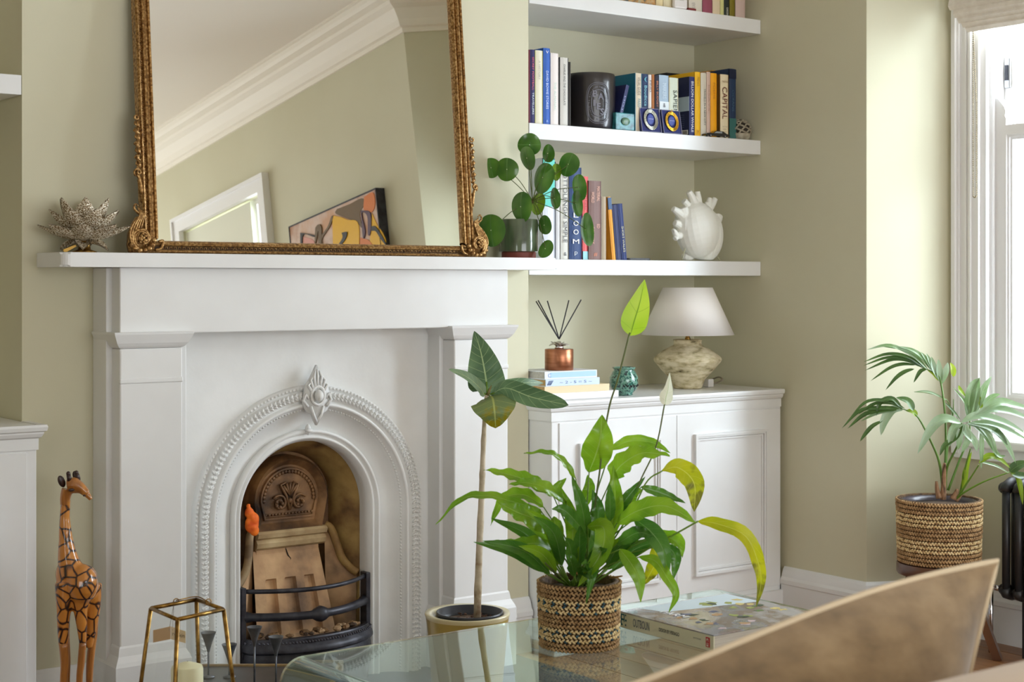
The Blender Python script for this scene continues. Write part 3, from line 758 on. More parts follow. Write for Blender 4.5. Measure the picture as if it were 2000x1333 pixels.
# ================================================================ leaning gilt mirror
TA = radians(5.3)
ey = V((0, sin(TA), cos(TA))); en = V((0, -cos(TA), sin(TA))); ex = V((1, 0, 0))
MO = V((1.643, -.100, 1.2385)); MW, MH = 1.043, 1.17
def mp(a, b, c=0): return MO+ex*a+ey*b+en*c      # along, up, out of the frame
gm = thing('gilt_mirror', 'large gilt framed mirror with carved corner scrolls leaning on the mantel', 'mirror', (MO.x+MW/2, MO.y, MO.z))
mb = MB(); mb.ngon([mp(.03, .025, .004), mp(MW-.03, .025, .004), mp(MW-.03, MH-.03, .004), mp(.03, MH-.03, .004)])
build(mb, 'mirror_glass', MIRROR, gm)
build(MB().prism([(.004, .004), (MW-.004, .004), (MW-.004, MH-.004), (.004, MH-.004)], lambda a, b, e: mp(a, b, -.012+e), .010), 'backing_board', GOLDD, gm)
# moulded frame: profile (inward distance, height out)
FP = [(0, -.012), (0, .012), (.004, .018), (.008, .016), (.010, .010), (.013, .010), (.016, .019), (.021, .021), (.025, .017), (.027, .012), (.030, .013), (.033, .019), (.037, .019), (.041, .012), (.042, .0)]
BPf = [(0, -.012), (0, .008), (.003, .013), (.006, .012), (.008, .008), (.017, .008), (.019, .014), (.023, .016), (.027, .013), (.030, .009), (.034, .0)]
def side(p0, p1, inw, prof, name):
    rows = []
    for (d, h), (d2, h2) in zip(prof, prof):
        i0 = inw; a0 = (p0[0]+inw[0]*d+(p1[0]-p0[0])/max(abs(p1[0]-p0[0]), abs(p1[1]-p0[1]))*d*mit, p0[1]+inw[1]*d+(p1[1]-p0[1])/max(abs(p1[0]-p0[0]), abs(p1[1]-p0[1]))*d*mit)
        a1 = (p1[0]+inw[0]*d-(p1[0]-p0[0])/max(abs(p1[0]-p0[0]), abs(p1[1]-p0[1]))*d*mit, p1[1]+inw[1]*d-(p1[1]-p0[1])/max(abs(p1[0]-p0[0]), abs(p1[1]-p0[1]))*d*mit)
        rows.append([mp(a0[0], a0[1], h), mp(a1[0], a1[1], h)])
    mb = MB(); mb.grid(rows)
    for f in mb.b.faces: f.smooth = False
    return build(mb, name, GOLD, gm)
mit = 1.0
side((0, 0), (0, MH), (1, 0), FP, 'frame_rail'); side((MW, 0), (MW, MH), (-1, 0), FP, 'frame_rail')
side((0, MH), (MW, MH), (0, -1), FP, 'frame_rail')
bt = side((0, 0), (MW, 0), (0, 1), BPf, 'frame_rail')
build(MB().prism([(.03, .0085), (MW-.03, .0085), (MW-.03, .0168), (.03, .0168)], lambda a, b, e: mp(a, b, .0083+e), .0006), 'dark_groove', GOLDD, bt)
mb = MB()
for i in range(78):
    a = .05+i*(MW-.1)/77; 
    mb.tube([mp(a-.004, .0100, .0095), mp(a-.002, .0155, .0105), mp(a+.0025, .0155, .0105), mp(a+.004, .0100, .0095)], .0011, 5)
tag(build(mb, 'tongue_ornament', GOLD, bt), kind='stuff')
for k, sg in ((0, 1), (MW, -1)):     # bead strips up the side rails
    mb = MB()
    for i in range(180): mb.ball(mp(k+sg*.0115, .03+i*.0062, .0115), .0022, 5, 4)
    tag(build(mb, 'bead_strip', GOLD, gm), kind='stuff')
# carved corners and side sprays (sg = outward direction)
def carve(a0, sg):
    q = lambda a, b, c=.016: mp(a0+sg*a, b, c)
    def coil(cx_, cz_, r0, turns, st, rad=.0045, n=34, c=.02, d=1):
        return [q(cx_+r0*(1-.8*i/n)*cos(st+d*turns*2*pi*i/n), cz_+r0*(1-.8*i/n)*sin(st+d*turns*2*pi*i/n), c+.006*i/n) for i in range(n+1)]
    mb = MB()
    mb.prism([(-.03, .0), (.040, .0), (.044, .02), (.040, .05), (.030, .075), (.018, .092), (.0, .10), (-.004, .05)], lambda a, b, e: q(a, b, .002+e), .012)
    mb.tube(coil(.008, .036, .030, 1.35, -1.2), [.0055-.002*i/34 for i in range(35)], 8)
    mb.tube(coil(.008, .036, .023, 1.2, -1.0, c=.022), .0036, 6)
    for (x_, z_) in ((0, 0), (.006, .004), (-.005, .005), (.001, .010), (.007, -.005), (-.004, -.006), (.001, -.011)): mb.ball(q(.008+x_, .036+z_, .03), .0045, 6, 5)
    for k in range(5):      # acanthus plumes
        s_ = k*.006
        mb.tube(catmull([q(.030-s_*.3, .008+k*.005, .018), q(.042-s_, .045, .022), q(.030-s_, .075, .02), q(.012-s_*.6, .095+s_*.3, .02), q(.016-s_*.5, .118-s_*.5, .018)], 14), [.0048-.0035*i/14 for i in range(15)], 6)
    mb.tube(catmull([q(.012, .10, .016), q(.026, .112, .02), q(.022, .125, .018), q(.014, .119, .018)], 10), [.004-.0025*i/10 for i in range(11)], 6)
    for k in range(7):
        a = pi+.1+k*.42; mb.ball(q(.008+.033*cos(a), .034+.030*sin(a), .018), (.009, .008, .008), 6, 5)
    mb.tube(catmull([q(-.03, .006, .016), q(-.045, .012, .018), q(-.05, .03, .018), q(-.038, .028, .02)], 10), .004, 6)
    build(mb, 'corner_scroll', GOLD, gm, smooth=True)
    mb = MB()               # husk spray up the rail
    mb.tube(catmull([q(.0, .15, .012), q(.006, .19, .014), q(.012, .205, .014), q(.006, .24, .012), q(.004, .30, .012), q(.004, .345, .012)], 20), [.0055-.003*i/20 for i in range(21)], 6)
    mb.tube(coil(.010, .208, .011, 1.3, -1.0, c=.014), .003, 6)
    mb.tube([q(.0, .13, .008), q(.006, .19, .01)], [.003, .005], 6)
    for k in range(7):
        z_ = .228+k*.0175
        mb.ball(q(.006+.004*(k % 2), z_, .016), (.0055, .005, .0085), 6, 5)
        mb.tube([q(.002, z_-.006, .014), q(.014+.003*(k % 2), z_+.002, .014), q(.012, z_+.010, .013)], [.004, .003, .0012], 6)
    mb.tube(coil(.010, .352, .008, 1.2, 2.0, c=.013), .003, 6)
    build(mb, 'husk_spray', GOLD, gm, smooth=True)
carve(0, -1); carve(MW, 1)

# ================================================================ lotus tea-light holder
stone = mat('mirror_mosaic', (226, 216, 196), .25, .2, c2=[(46, 32, 20), (156, 124, 80), (104, 86, 66), (190, 174, 144)], scale=260, kind='voronoi', contrast=(.05, .62), bump=1.0, bscale=230)
lt = thing('lotus_candle_holder', 'mosaic lotus flower candle holder with open petals on the mantel', 'candle holder', (1.492, -.09, 1.2375))
lc = V((1.492, -.09, 1.2375))
def petal(az, el0, el1, L, W, z0, name, r0=.012):
    d = V((cos(az), sin(az), 0)); pts = []
    for i in range(7):
        t = i/6; e = radians(el0+(el1-el0)*t); 
        if i == 0: p = lc+d*r0+V((0, 0, z0))
        else: p = pts[-1]+(d*cos(e)+UP*sin(e))*(L/6)
        pts.append(p)
    rows = []
    for side_ in (0, 1):
        for i, p in (list(enumerate(pts)) if not side_ else list(enumerate(pts))[::-1]):
            t = i/6; wd = W*sin(pi*min(1, (.12+.88*t)**.85))**.8 if i < 6 else W*.03
            sd = V((-d.y, d.x, 0)); nn = (UP*cos(radians(el0))-d*sin(radians(el0)))
            rows.append([p+sd*(q*wd)+nn*(q*q*wd*.45-(.0025 if side_ else 0)) for q in (-1, -.5, 0, .5, 1)])
    mb = MB(); mb.grid(rows); o = build(mb, name, [stone, BRASS], lt, smooth=True)
for k in range(8): petal(k*pi/4+.35, 4, 34, .112, .030, .030, 'outer_petal')
for k in range(8): petal(k*pi/4+.75, 24, 56, .108, .030, .036, 'middle_petal')
for k in range(6): petal(k*pi/3+.2, 48, 76, .112, .028, .038, 'inner_petal', .018)
for k in range(6): petal(k*pi/3+.1, 0, -32, .058, .021, .026, 'foot_petal')
build(MB().lathe(lc, [(.030, .0), (.032, .003), (.016, .008), (.014, .026), (.026, .034), (.026, .040), (.0, .040)], 20), 'brass_base', BRASS, lt, smooth=True)
tb = mat('mustard_ribbon', (206, 160, 58), .5)
o = MB().prism([(0, 0), (.030, .012), (.033, .008), (.008, -.006), (.001, -.006)], lambda a, b, e: (1.424+a, -.128+e, 1.2445+b), .006)
tag(build(o, 'brass_tag', tb, None, (1.43, -.125, 1.238)), 'small mustard coloured tag lying beneath the lotus holder', 'tag')

# ================================================================ wooden giraffe
gw = mat('carved_giraffe_wood', (196, 128, 54), .22, c2=[(36, 20, 18), (120, 70, 30), (186, 118, 48)], scale=30, kind='edge', contrast=(.02, .11), coat=.6)
gplain = mat('honey_wood', (192, 128, 60), .28, c2=(150, 92, 38), scale=14, stretch=(4, 4, .5), coat=.5)
gpos = V((1.435, -.205, 0)); SG = 1/(2.41*798)
def G(x_, y_, dep=0):       # carved in the plane facing the room corner camera side
    p = atd(x_/2.41, 780+y_/2.41, 3.80); return p + FW*dep
gf = thing('wooden_giraffe', 'tall carved wooden giraffe figure standing on the floor by the chimney breast', 'figurine', gpos)
mb = MB()
def tb3(pts, rs, n=None):
    n = n or len(pts)*4; P = catmull(pts, n); m_ = len(rs)-1
    R_ = []
    for i in range(n+1):
        t = i/n*m_; k = min(int(t), m_-1); R_.append(rs[k]+(rs[k+1]-rs[k])*(t-k))
    mb.tube(P, R_, 12)
u_ = SG
tb3([G(310, 470), G(305, 560), G(310, 660), G(322, 760), G(345, 830)], [22*u_, 24*u_, 33*u_, 50*u_, 66*u_])
mb.ball(G(318, 830, .005), (58*u_, 66*u_, 80*u_), 14, 10)
mb.ball(G(385, 870, -.004), (76*u_, 92*u_, 96*u_), 14, 10)
mb.ball(G(402, 850, .0), (56*u_, 66*u_, 70*u_), 14, 10)
tb3([G(310, 860, -.015), G(312, 960, -.02), G(308, 1060, -.02), G(310, 1160, -.02)], [44*u_, 36*u_, 28*u_, 22*u_])
tb3([G(300, 860, .02), G(296, 960, .02), G(294, 1060, .02), G(298, 1160, .02)], [38*u_, 30*u_, 24*u_, 19*u_])
tb3([G(392, 900, -.01), G(385, 980, -.01), G(392, 1070, -.012), G(398, 1180, -.012)], [48*u_, 34*u_, 24*u_, 14*u_])
tb3([G(420, 880, .02), G(424, 980, .024), G(418, 1080, .024), G(408, 1180, .02)], [50*u_, 38*u_, 28*u_, 18*u_])
remeshed(mb, 'body', gw, .0035, gf, smooth_it=2)
mb = MB()
for pts, rs in (([G(310, 1140, -.02), G(316, 1240, -.02), G(310, 1350, -.02), G(314, 1690, -.02), G(318, 1760, -.02)], [23, 20, 17, 14, 20]),
                ([G(298, 1140, .02), G(304, 1240, .02), G(304, 1350, .02), G(300, 1700, .02)], [19, 17, 14, 14]),
                ([G(396, 1140, -.012), G(388, 1240, -.012), G(380, 1340, -.012), G(382, 1700, -.012)], [17, 17, 15, 14]),
                ([G(440, 980, .03), G(424, 1120, .03), G(408, 1260, .03), G(404, 1400, .03), G(402, 1690, .03)], [14, 20, 18, 15, 14])):
    tb3(pts, [r*u_ for r in rs])
for v in mb.b.verts: v.co.z = max(v.co.z, .002)
build(mb, 'shanks', gplain, gf, smooth=True)
for o_ in list(gf.children):
    pass
# head with muzzle
mb = MB()
tb3([G(306, 500), G(308, 460), G(318, 425)], [23*u_, 25*u_, 28*u_])
tb3([G(322, 408), G(348, 404), G(380, 420), G(410, 446)], [33*u_, 36*u_, 26*u_, 17*u_])
tb3([G(330, 428), G(385, 432), G(412, 452), G(428, 474)], [16*u_, 14*u_, 14*u_, 9*u_])
hd = remeshed(mb, 'head', gplain, .002, gf, smooth_it=1)
dk = mat('burnt_wood', (54, 34, 28), .35)
for a, b, dep in ((290, 388, .0), (345, 372, .028)):
    mb = MB(); mb.ball(G(a, b, dep), (17*u_, 7*u_, 30*u_), 10, 8, rot=Matrix.Rotation(radians(-24), 3, 'Y')); build(mb, 'ear', dk, hd, smooth=True)
for a, dep in ((322, -.008), (350, .010)):
    mb = MB(); mb.tube([G(a+10, 385, dep), G(a+4, 350, dep)], [12*u_, 10*u_], 8); mb.ball(G(a+4, 349, dep), 11*u_, 8, 6); build(mb, 'horn', dk, hd, smooth=True)
mb = MB(); mb.ball(G(346, 424, -.0165), (16*u_, 6*u_, 8*u_), 8, 6); build(mb, 'eye', dk, hd, smooth=True)
mb = MB(); mb.ball(G(402, 452, -.008), (8*u_, 4*u_, 5*u_), 8, 6); build(mb, 'nostril', dk, hd, smooth=True)

# ================================================================ books
INK = {}
def ink(c):
    return mat('ink_%d_%d_%d' % c, c, .5)
def bookmat(c): return mat('cloth_%d_%d_%d' % c, c, .5, bump=.1, bscale=200, spec=.35)
def book(u0, u1, vt, y, zb, dep, col, label, cat='book', group=None, lean=0, words=(), side_col=None, bands=(), page=None, name='book', v_at=None, top_page=True):
    """upright book measured from its spine in the photograph (spine faces the room)"""
    a = aty(u0, vt, y); b = aty(u1, vt, y); x0, x1 = a.x+.0004, b.x-.0004; zt = (a.z+b.z)/2
    t = thing(name, label, cat, ((x0+x1)/2, y+dep/2, zb), group)
    h = zt-zb; M = Matrix.Identity(4)
    if lean:
        pv = V((x1 if lean < 0 else x0, y, zb)); M = Matrix.Translation(pv) @ Matrix.Rotation(lean, 4, 'Y') @ Matrix.Translation(-pv)
    cm = bookmat(col); sm = bookmat(side_col) if side_col else cm; th = min(.0022, (x1-x0)*.18)
    mb = MB()
    mb.box(x0, x0+th, y+.002, y+dep, zb, zt, 1); mb.box(x1-th, x1, y+.002, y+dep, zb, zt, 1)
    # slightly rounded spine
    n = 5; rows = []
    for z in (zb, zt): rows.append([(x0+(x1-x0)*i/n, y+.0035*(2*i/n-1)**2, z) for i in range(n+1)]+[(x1, y+.005, z), (x0, y+.005, z)])
    R = mb.grid(rows, close=True); mb.cap(R[0]); mb.cap(R[1])
    for f in mb.b.faces: f.smooth = False
    mb.xform(M); build(mb, 'cover', [cm, sm], t)
    mb = MB().box(x0+th, x1-th, y+.005, y+dep-.005, zb+.003, zt-.003); mb.xform(M); build(mb, 'pages', PAPER, t)
    xc = (x0+x1)/2
    for bz0, bz1, bc in bands:
        mb = MB().box(x0, x1, y-.0004, y+.004, zb+h*bz0, zb+h*bz1); mb.xform(M); build(mb, 'spine_band', bookmat(bc), t)
    for wd in words:
        s_, f0, f1, c, wf = wd[:5]; mode = wd[5] if len(wd) > 5 else 'v'; off = wd[6] if len(wd) > 6 else 0
        o = M @ V((xc+off*(x1-x0), y-.0012, zb+h*(f0+f1)/2)); R3 = M.to_3x3()
        if mode == 'v': text(s_, t, ink(c), o, R3 @ V((0, 0, -1)), R3 @ V((1, 0, 0)), w=h*(f1-f0), h=(x1-x0)*wf, name='spine_lettering')
        else: text(s_, t, ink(c), o, R3 @ V((1, 0, 0)), R3 @ V((0, 0, 1)), w=(x1-x0)*wf, h=h*(f1-f0), name='spine_lettering')
    return t
Z2, Z3, ZM = 1.6655, 1.2375, 1.2375
WHT, NAVY, GLD, RED, BLK, GRY = (240, 240, 240), (28, 36, 84), (214, 178, 84), (176, 40, 40), (40, 36, 38), (130, 128, 122)
# middle shelf, left run
g = 'books left of the black candle pot'
book(1026.5, 1031.6, 92, .012, Z2, .2, (52, 96, 170), 'blue book at the left end of the middle shelf', words=())
book(1031.8, 1036, 97, .012, Z2, .18, (112, 36, 48), 'thin maroon book second from the left on the middle shelf')
book(1036.2, 1045.2, 97, .012, Z2, .19, (44, 40, 92), 'dark purple book with red and white spine lettering beside the maroon one', words=(('SECRET FOOTBALL', .45, .9, (214, 92, 96), .4), ('TRAVELLERS', .12, .42, (210, 220, 228), .4)))
book(1045.8, 1061, 98.5, .012, Z2, .2, (226, 222, 200), 'cream white book left of the bright blue one', words=(('A HISTORY', .6, .86, (170, 170, 158), .25),), side_col=(200, 200, 130))
book(1061.8, 1075, 94, .010, Z2, .22, (50, 98, 184), 'tall bright blue book with white spine lettering on the middle shelf', words=(('DAVID BOWIE STORIES', .2, .7, (210, 224, 246), .34), ('V', .93, .965, WHT, .4, 'h'), ('&', .03, .06, (150, 180, 230), .3, 'h')))
book(1076, 1091.5, 104, .012, Z2, .21, (232, 224, 220), 'pale pinkish white book right of the bright blue one', words=(('THE ALMANAC', .2, .6, (190, 214, 202), .3),))
book(1093.5, 1111, 112.5, .012, Z2, .21, (206, 203, 196), 'light grey book with black spine lettering near the candle pot', words=(('CHARLIE AND THE CHOCOLATE', .3, .9, (70, 66, 64), .22),), side_col=(60, 58, 56))
book(1111.5, 1115.5, 121, .012, Z2, .17, (58, 54, 50), 'thin dark book touching the black candle pot', words=())
# candle pot
def bowlpos(u, v, y): return aty(u, v, y)
cp = bowlpos(1156, 248, .075); cx_ = cp.x+.004
pot = mat('black_glazed_ceramic', (34, 34, 42), .3, c2=(44, 38, 36), scale=5, bump=.12, bscale=60, coat=.4)
rim = .085
t = thing('black_candle_pot', 'large black ceramic candle pot with an embossed oval lettered emblem', 'candle', (cx_, .088, Z2))
zh = aty(1156, 138, .0).z-Z2
build(MB().lathe((cx_, .088, Z2), [(.074, 0), (.079, .004), (.081, .03), (.083, zh-.03), (.083, zh-.008), (.080, zh), (.076, zh-.002), (.075, zh-.03), (0, zh-.035)], 48), 'pot', pot, t, smooth=True, sharp=50)
em = mat('embossed_glaze', (122, 122, 134), .4)
def cyl(a, z, r=.0832): # a angle from the direction facing the room
    th_ = -pi/2+a; return V((cx_+r*cos(th_), .088+r*sin(th_), Z2+z))
ac = -.36; zm = .083
for (ra, rz, rr_2) in ((.29, .043, .0014), (.45, .062, .0011), (.50, .067, .0008)):
    P = []
    for i in range(40):
        q = 2*pi*i/40; c_, s_ = cos(q), sin(q); e = .75
        P.append(cyl(ac+ra*abs(c_)**e*(1 if c_ > 0 else -1), zm+rz*abs(s_)**e*(1 if s_ > 0 else -1), .0838))
    build(MB().tube(P, rr_2, 6, close=True), 'oval_line', em, t, smooth=True)
def bendtext(s_, a, z, w_, h_, rot=0):
    ct = cyl(a, z, .0845); tx = V((cos(a), sin(a), 0)); up = V((0, 0, 1))
    X = tx*cos(rot)+up*sin(rot); Y = up*cos(rot)-tx*sin(rot)
    o = text(s_, t, em, ct, X, Y, w=w_, h=h_, name='embossed_letter', bold=.02)
for s_, a, z, w_ in (('B', -.14, .113, .016), ('A', .09, .105, .019), ('I', -.17, .083, .008), ('E', -.0, .072, .014), ('S', .15, .055, .014)): bendtext(s_, a+ac, z, w_, .021)
for i, c_ in enumerate('34 BOULEVARD SAINT GERMAIN PARIS BOUGIE PARFUMEE '):
    q = pi-2*pi*i/49; 
    if c_ != ' ': bendtext(c_, ac+.375*cos(q), zm+.0535*sin(q), .0035, .0048, rot=q-pi/2)
# middle shelf, right run
tb_ = book(1241, 1254.5, 143, .015, Z2, .15, (214, 200, 178), 'book with a teal front cover and cream spine right of the candle pot', words=(('VISUAL GUIDE', .62, .93, (96, 80, 60), .45), ('PARIS', .42, .56, (80, 130, 140), .4)), side_col=(26, 108, 134))
xs_ = aty(1241, 143, .015).x
for z_ in (.118, .111, .104): text('MUSEUM HOURS', tb_, ink((190, 220, 226)), (xs_-.0004, .085, Z2+z_+.02), (0, -1, 0), (0, 0, 1), w=.055, h=.0045, name='cover_lettering')
for k in range(3):
    for j in range(2): build(B(xs_-.001, xs_, .128-j*.012, .138-j*.012, Z2+.118+k*.008, Z2+.124+k*.008), 'red_motif', ink((196, 60, 44)), tb_)
ln = thing('book', 'small navy book leaning in front of the teal cover', 'book', aty(1205, 247, .03))
# leaning slab: spine from (1232,167) down to (1210,248)
p0 = aty(1209, 247, .012); p1 = aty(1229, 168, .012); p0.z = Z2+.001
d_ = (p1-p0).normalized(); n_ = V((-d_.z, 0, d_.x)); L_ = (p1-p0).length
def lb(a, b, e): return p0+d_*a+n_*b+V((0, e, 0))
build(MB().prism([(.004, 0), (L_, 0), (L_, .013), (.004, .013)], lambda a, b, e: lb(a, b, e), .1), 'cover', [bookmat((38, 44, 92))], ln)
LOC_ln = LOC[ln]
build(MB().prism([(.006, .0012), (L_-.002, .0012), (L_-.002, .0118), (.006, .0118)], lambda a, b, e: lb(a, b, .003+e), .0985), 'pages', PAPER, ln)
text('NOTES', ln, ink((150, 160, 200)), lb(L_*.5, .0065, -.0008), -d_, n_, w=L_*.5, h=.006, name='spine_lettering')
gb = thing('glass_block', 'small teal glass block ornament in front of the leaning book', 'ornament', aty(1221, 250, -.0))
gp = aty(1203, 252, .0); gq = aty(1240, 222, .0)
build(MB().box(gp.x, gq.x, .001, .045, Z2+.0005, gq.z, bev=.003), 'glass_body', mat('teal_glass', (14, 82, 96), .3, c2=(60, 140, 146), scale=60, spec=.5), gb)
build(MB().ball(((gp.x+gq.x)/2, -.001, (Z2+gq.z)/2), (.019, .004, .013), 12, 8, ), 'moulded_fish', mat('pale_glass', (120, 150, 120), .3, c2=(40, 84, 74), scale=90), gb, smooth=True)
book(1255, 1266.5, 144.5, .02, Z2, .15, (34, 54, 92), 'dark blue book with pale script, right of the cream spine', words=(('Boudicca', .45, .8, (120, 186, 200), .5), ('(', .86, .95, (90, 170, 190), .5, 'h')))
book(1267, 1273, 146, .02, Z2, .15, (222, 216, 212), 'thin white book beside the dark blue script one', words=(('FIND', .7, .9, (70, 60, 64), .5),))
book(1273.4, 1279, 145.5, .02, Z2, .15, (168, 104, 50), 'thin brown orange book on the middle shelf')
book(1279.5, 1287.5, 147, .018, Z2, .15, (30, 26, 44), 'black book with orange spine lettering on the middle shelf', words=(('BILLY BUDGET', .45, .9, (196, 120, 84), .45), (':', .3, .36, WHT, .4, 'h')))
book(1288, 1306.5, 147, .02, Z2, .15, (166, 186, 204), 'pale blue book with a white label at the foot', words=(('MAKERS', .6, .86, (206, 220, 230), .4), ('&', .45, .52, (60, 60, 70), .25, 'h')), bands=((.36, .55, (214, 222, 226)), (0, .34, (36, 44, 84))))
book(1307.5, 1325.5, 152, .018, Z2, .15, (206, 214, 196), 'pale green book with slanted black spine lettering', words=(('SAPIENS', .3, .78, (50, 56, 50), .42, 'v', .12),), side_col=(206, 192, 156))
book(1303, 1354, 144.5, .19, Z2, .10, (26, 22, 24), 'broad black book set back behind the navy one')
bt_ = book(1346.5, 1357.5, 150, .014, Z2, .17, (38, 44, 104), 'navy book with white spine lettering, its blue and navy back cover showing', words=(('BILLION DOLLAR WHALE', .06, .92, (236, 236, 244), .42),), side_col=(30, 38, 74))
xb = aty(1346.5, 150, .014).x
build(B(xb-.0006, xb+.0003, .016, .12, Z2+.085, Z2+.134), 'pale_panel', ink((168, 188, 204)), bt_)
build(B(xb-.0008, xb+.0003, .022, .055, Z2+.004, Z2+.020), 'barcode_label', ink((226, 224, 214)), bt_)
mb = MB()
for i in range(9): mb.box(xb-.0012, xb-.0008, .025+i*.003, .0262+i*.003+.0006*(i % 2), Z2+.006, Z2+.018)
tag(build(mb, 'barcode', ink(BLK), bt_), kind='stuff')
for i in range(7): text('notes of the long con' if i % 2 else 'money and the yacht men', bt_, ink((120, 130, 170)), (xb-.0008, .068, Z2+.072-i*.007), (0, -1, 0), (0, 0, 1), w=.06, h=.003, name='cover_lettering')
book(1357.8, 1368.5, 140.5, .02, Z2, .16, (244, 190, 30), 'bright yellow book right of the navy one', words=(('FREAKS', .78, .92, (150, 110, 30), .35), ('M', .03, .1, (190, 130, 20), .4, 'h')))
book(1369.2, 1380, 142.5, .022, Z2, .16, (222, 216, 200), 'off white book between the yellow and pink ones', words=(('TRAVELS IN A NEW CITY', .18, .75, (64, 72, 76), .3, 'v', .15),))
book(1380.6, 1388, 140.5, .022, Z2, .16, (216, 188, 172), 'thin pale pink book on the middle shelf', words=(('ESSAYS', .4, .8, (190, 150, 130), .35),))
book(1388.6, 1400.5, 143, .02, Z2, .16, (246, 172, 24), 'orange yellow book left of the capital book', words=(('POEMS', .6, .85, (206, 140, 30), .35),))
book(1392, 1418, 138.5, .205, Z2, .10, (240, 166, 28), 'orange book standing further back behind the capital book')
book(1406.5, 1424, 145.5, .014, Z2, .18, (232, 218, 184), 'cream book with CAPITAL in dark letters on its spine', words=(('CAPITAL', .30, .80, (104, 40, 30), .55), ('THOMAS', .87, .90, (150, 120, 90), .7, 'h'), ('IN THE', .17, .19, (160, 140, 110), .5, 'h'), ('NEW', .13, .15, (160, 140, 110), .4, 'h'), ('AGE', .09, .11, (160, 140, 110), .4, 'h')), side_col=(120, 90, 44))
book(1424.6, 1438, 134.5, .035, Z2, .18, (36, 56, 88), 'tall dark blue green book at the right end of the row', words=(('OCEANS', .4, .7, (66, 100, 130), .3),), bands=((0.02, .3, (60, 110, 106)), (.86, .99, (24, 34, 62))))
# boxed medals
def medal(u0, u1, vt, vb, y, col, lab):
    a = aty(u0, vb, y); b = aty(u1, vb, y); zt_ = aty((u0+u1)/2, vt, y).z; zb_ = Z2+.0005
    t = thing('boxed_medal', lab, 'medal', ((a.x+b.x)/2, y+.01, Z2), 'boxed medals in front of the books'); x0, x1 = a.x, b.x; sl = .012
    f = lambda p, q, e: V((p, y+(q-zb_)*.18+e, q))
    build(MB().prism([(x0, zb_), (x1, zb_), (x1, zt_), (x0, zt_)], f, .009), 'velvet_case', mat('blue_velvet_case', (34, 40, 96), .8), t)
    mb = MB().frame('y', 0, 1, x0, x1, zb_, zt_, .0014)
    for v in mb.b.verts: v.co = f(v.co.x, v.co.z, -.0035+.004*v.co.y)
    build(mb, 'acrylic_edge', mat('acrylic_edge', (140, 140, 164), .2), t)
    c = f((x0+x1)/2, zb_+(zt_-zb_)*.52, -.002); r = (x1-x0)*.34
    mm = mat('medal_'+('gold' if col[0] > 200 else 'silver'), col, .25, .9, bump=.3, bscale=150)
    mb = MB(); 
    for i in range(3): mb.tube([c+V((r*(1-.13*i)*cos(k*pi/12), -.0006*(2-i)-.001+.18*r*1.15*(1-.13*i)*sin(k*pi/12), r*1.15*(1-.13*i)*sin(k*pi/12))) for k in range(24)], .0021, 6, close=True)
    mo = build(mb, 'medal_rim', mm, t, smooth=True)
    build(MB().ball(c+V((0, -.0005, .002)), (r*.55, .0015, r*.6), 14, 8), 'enamel_centre', ink((40, 58, 140)), mo, smooth=True)
    text('WINNER', t, ink((200, 206, 230)), c+V((0, -.0028, .002)), (1, 0, 0), (0, 0, 1), w=r*.8, h=.0022)
    build(MB().tube([c+V((-.005, -.001, r*1.15)), c+V((0, -.001, r*1.15+.008)), c+V((.005, -.001, r*1.15)), c+V((-.005, -.001, r*1.15))], .001, 6), 'hanging_loop', mm, mo, smooth=True)
medal(1253.5, 1291.5, 211, 257, -.0+.002, (196, 196, 184), 'silver coloured medal in a blue velvet case, left of the gold one')
medal(1296, 1331.5, 215, 261, .001, (226, 180, 70), 'gold coloured medal in a blue velvet case, right of the silver one')
# toy car
ca = aty(1378, 268, .004); cb = aty(1425, 268, .004)
tc_ = thing('toy_car', 'tiny black toy taxi parked at the front edge of the middle shelf', 'toy car', ((ca.x+cb.x)/2, .01, Z2))
L_ = cb.x-ca.x; zz = Z2+.0005
build(MB().prism([(0, .003), (L_, .003), (L_, .009), (L_*.93, .012), (L_*.86, .0135), (L_*.72, .021), (L_*.42, .022), (L_*.30, .0135), (L_*.06, .012), (0, .008)], lambda a, b, e: (ca.x+a, .002+e, zz+b), .022), 'car_body', mat('black_car_paint', (22, 20, 28), .15, coat=1), tc_)
build(MB().prism([(L_*.34, .0137), (L_*.68, .0137), (L_*.66, .0195), (L_*.44, .0200)], lambda a, b, e: (ca.x+a, .0013+e, zz+b), .0234), 'side_window', mat('car_glass', (150, 156, 160), .1), tc_)
for k in (.2, .8):
    for yy in (.0015, .0205):
        mb = MB().lathe((0, 0, 0), [(.0046, 0), (.0046, .004), (.0, .004)], 14); mb.xform(Matrix.Translation((ca.x+L_*k, yy+.004, zz+.0046)) @ Matrix.Rotation(pi/2, 4, 'X')); wh = build(mb, 'wheel', BLACK, tc_)
        mb = MB().lathe((0, 0, 0), [(.0022, 0), (.0022, .0006), (0, .0006)], 10); mb.xform(Matrix.Translation((ca.x+L_*k, yy-.0000+(.0 if yy < .01 else .004), zz+.0046)) @ Matrix.Rotation(pi/2, 4, 'X')); build(mb, 'hubcap', mat('chrome', (220, 220, 224), .1, 1), wh)
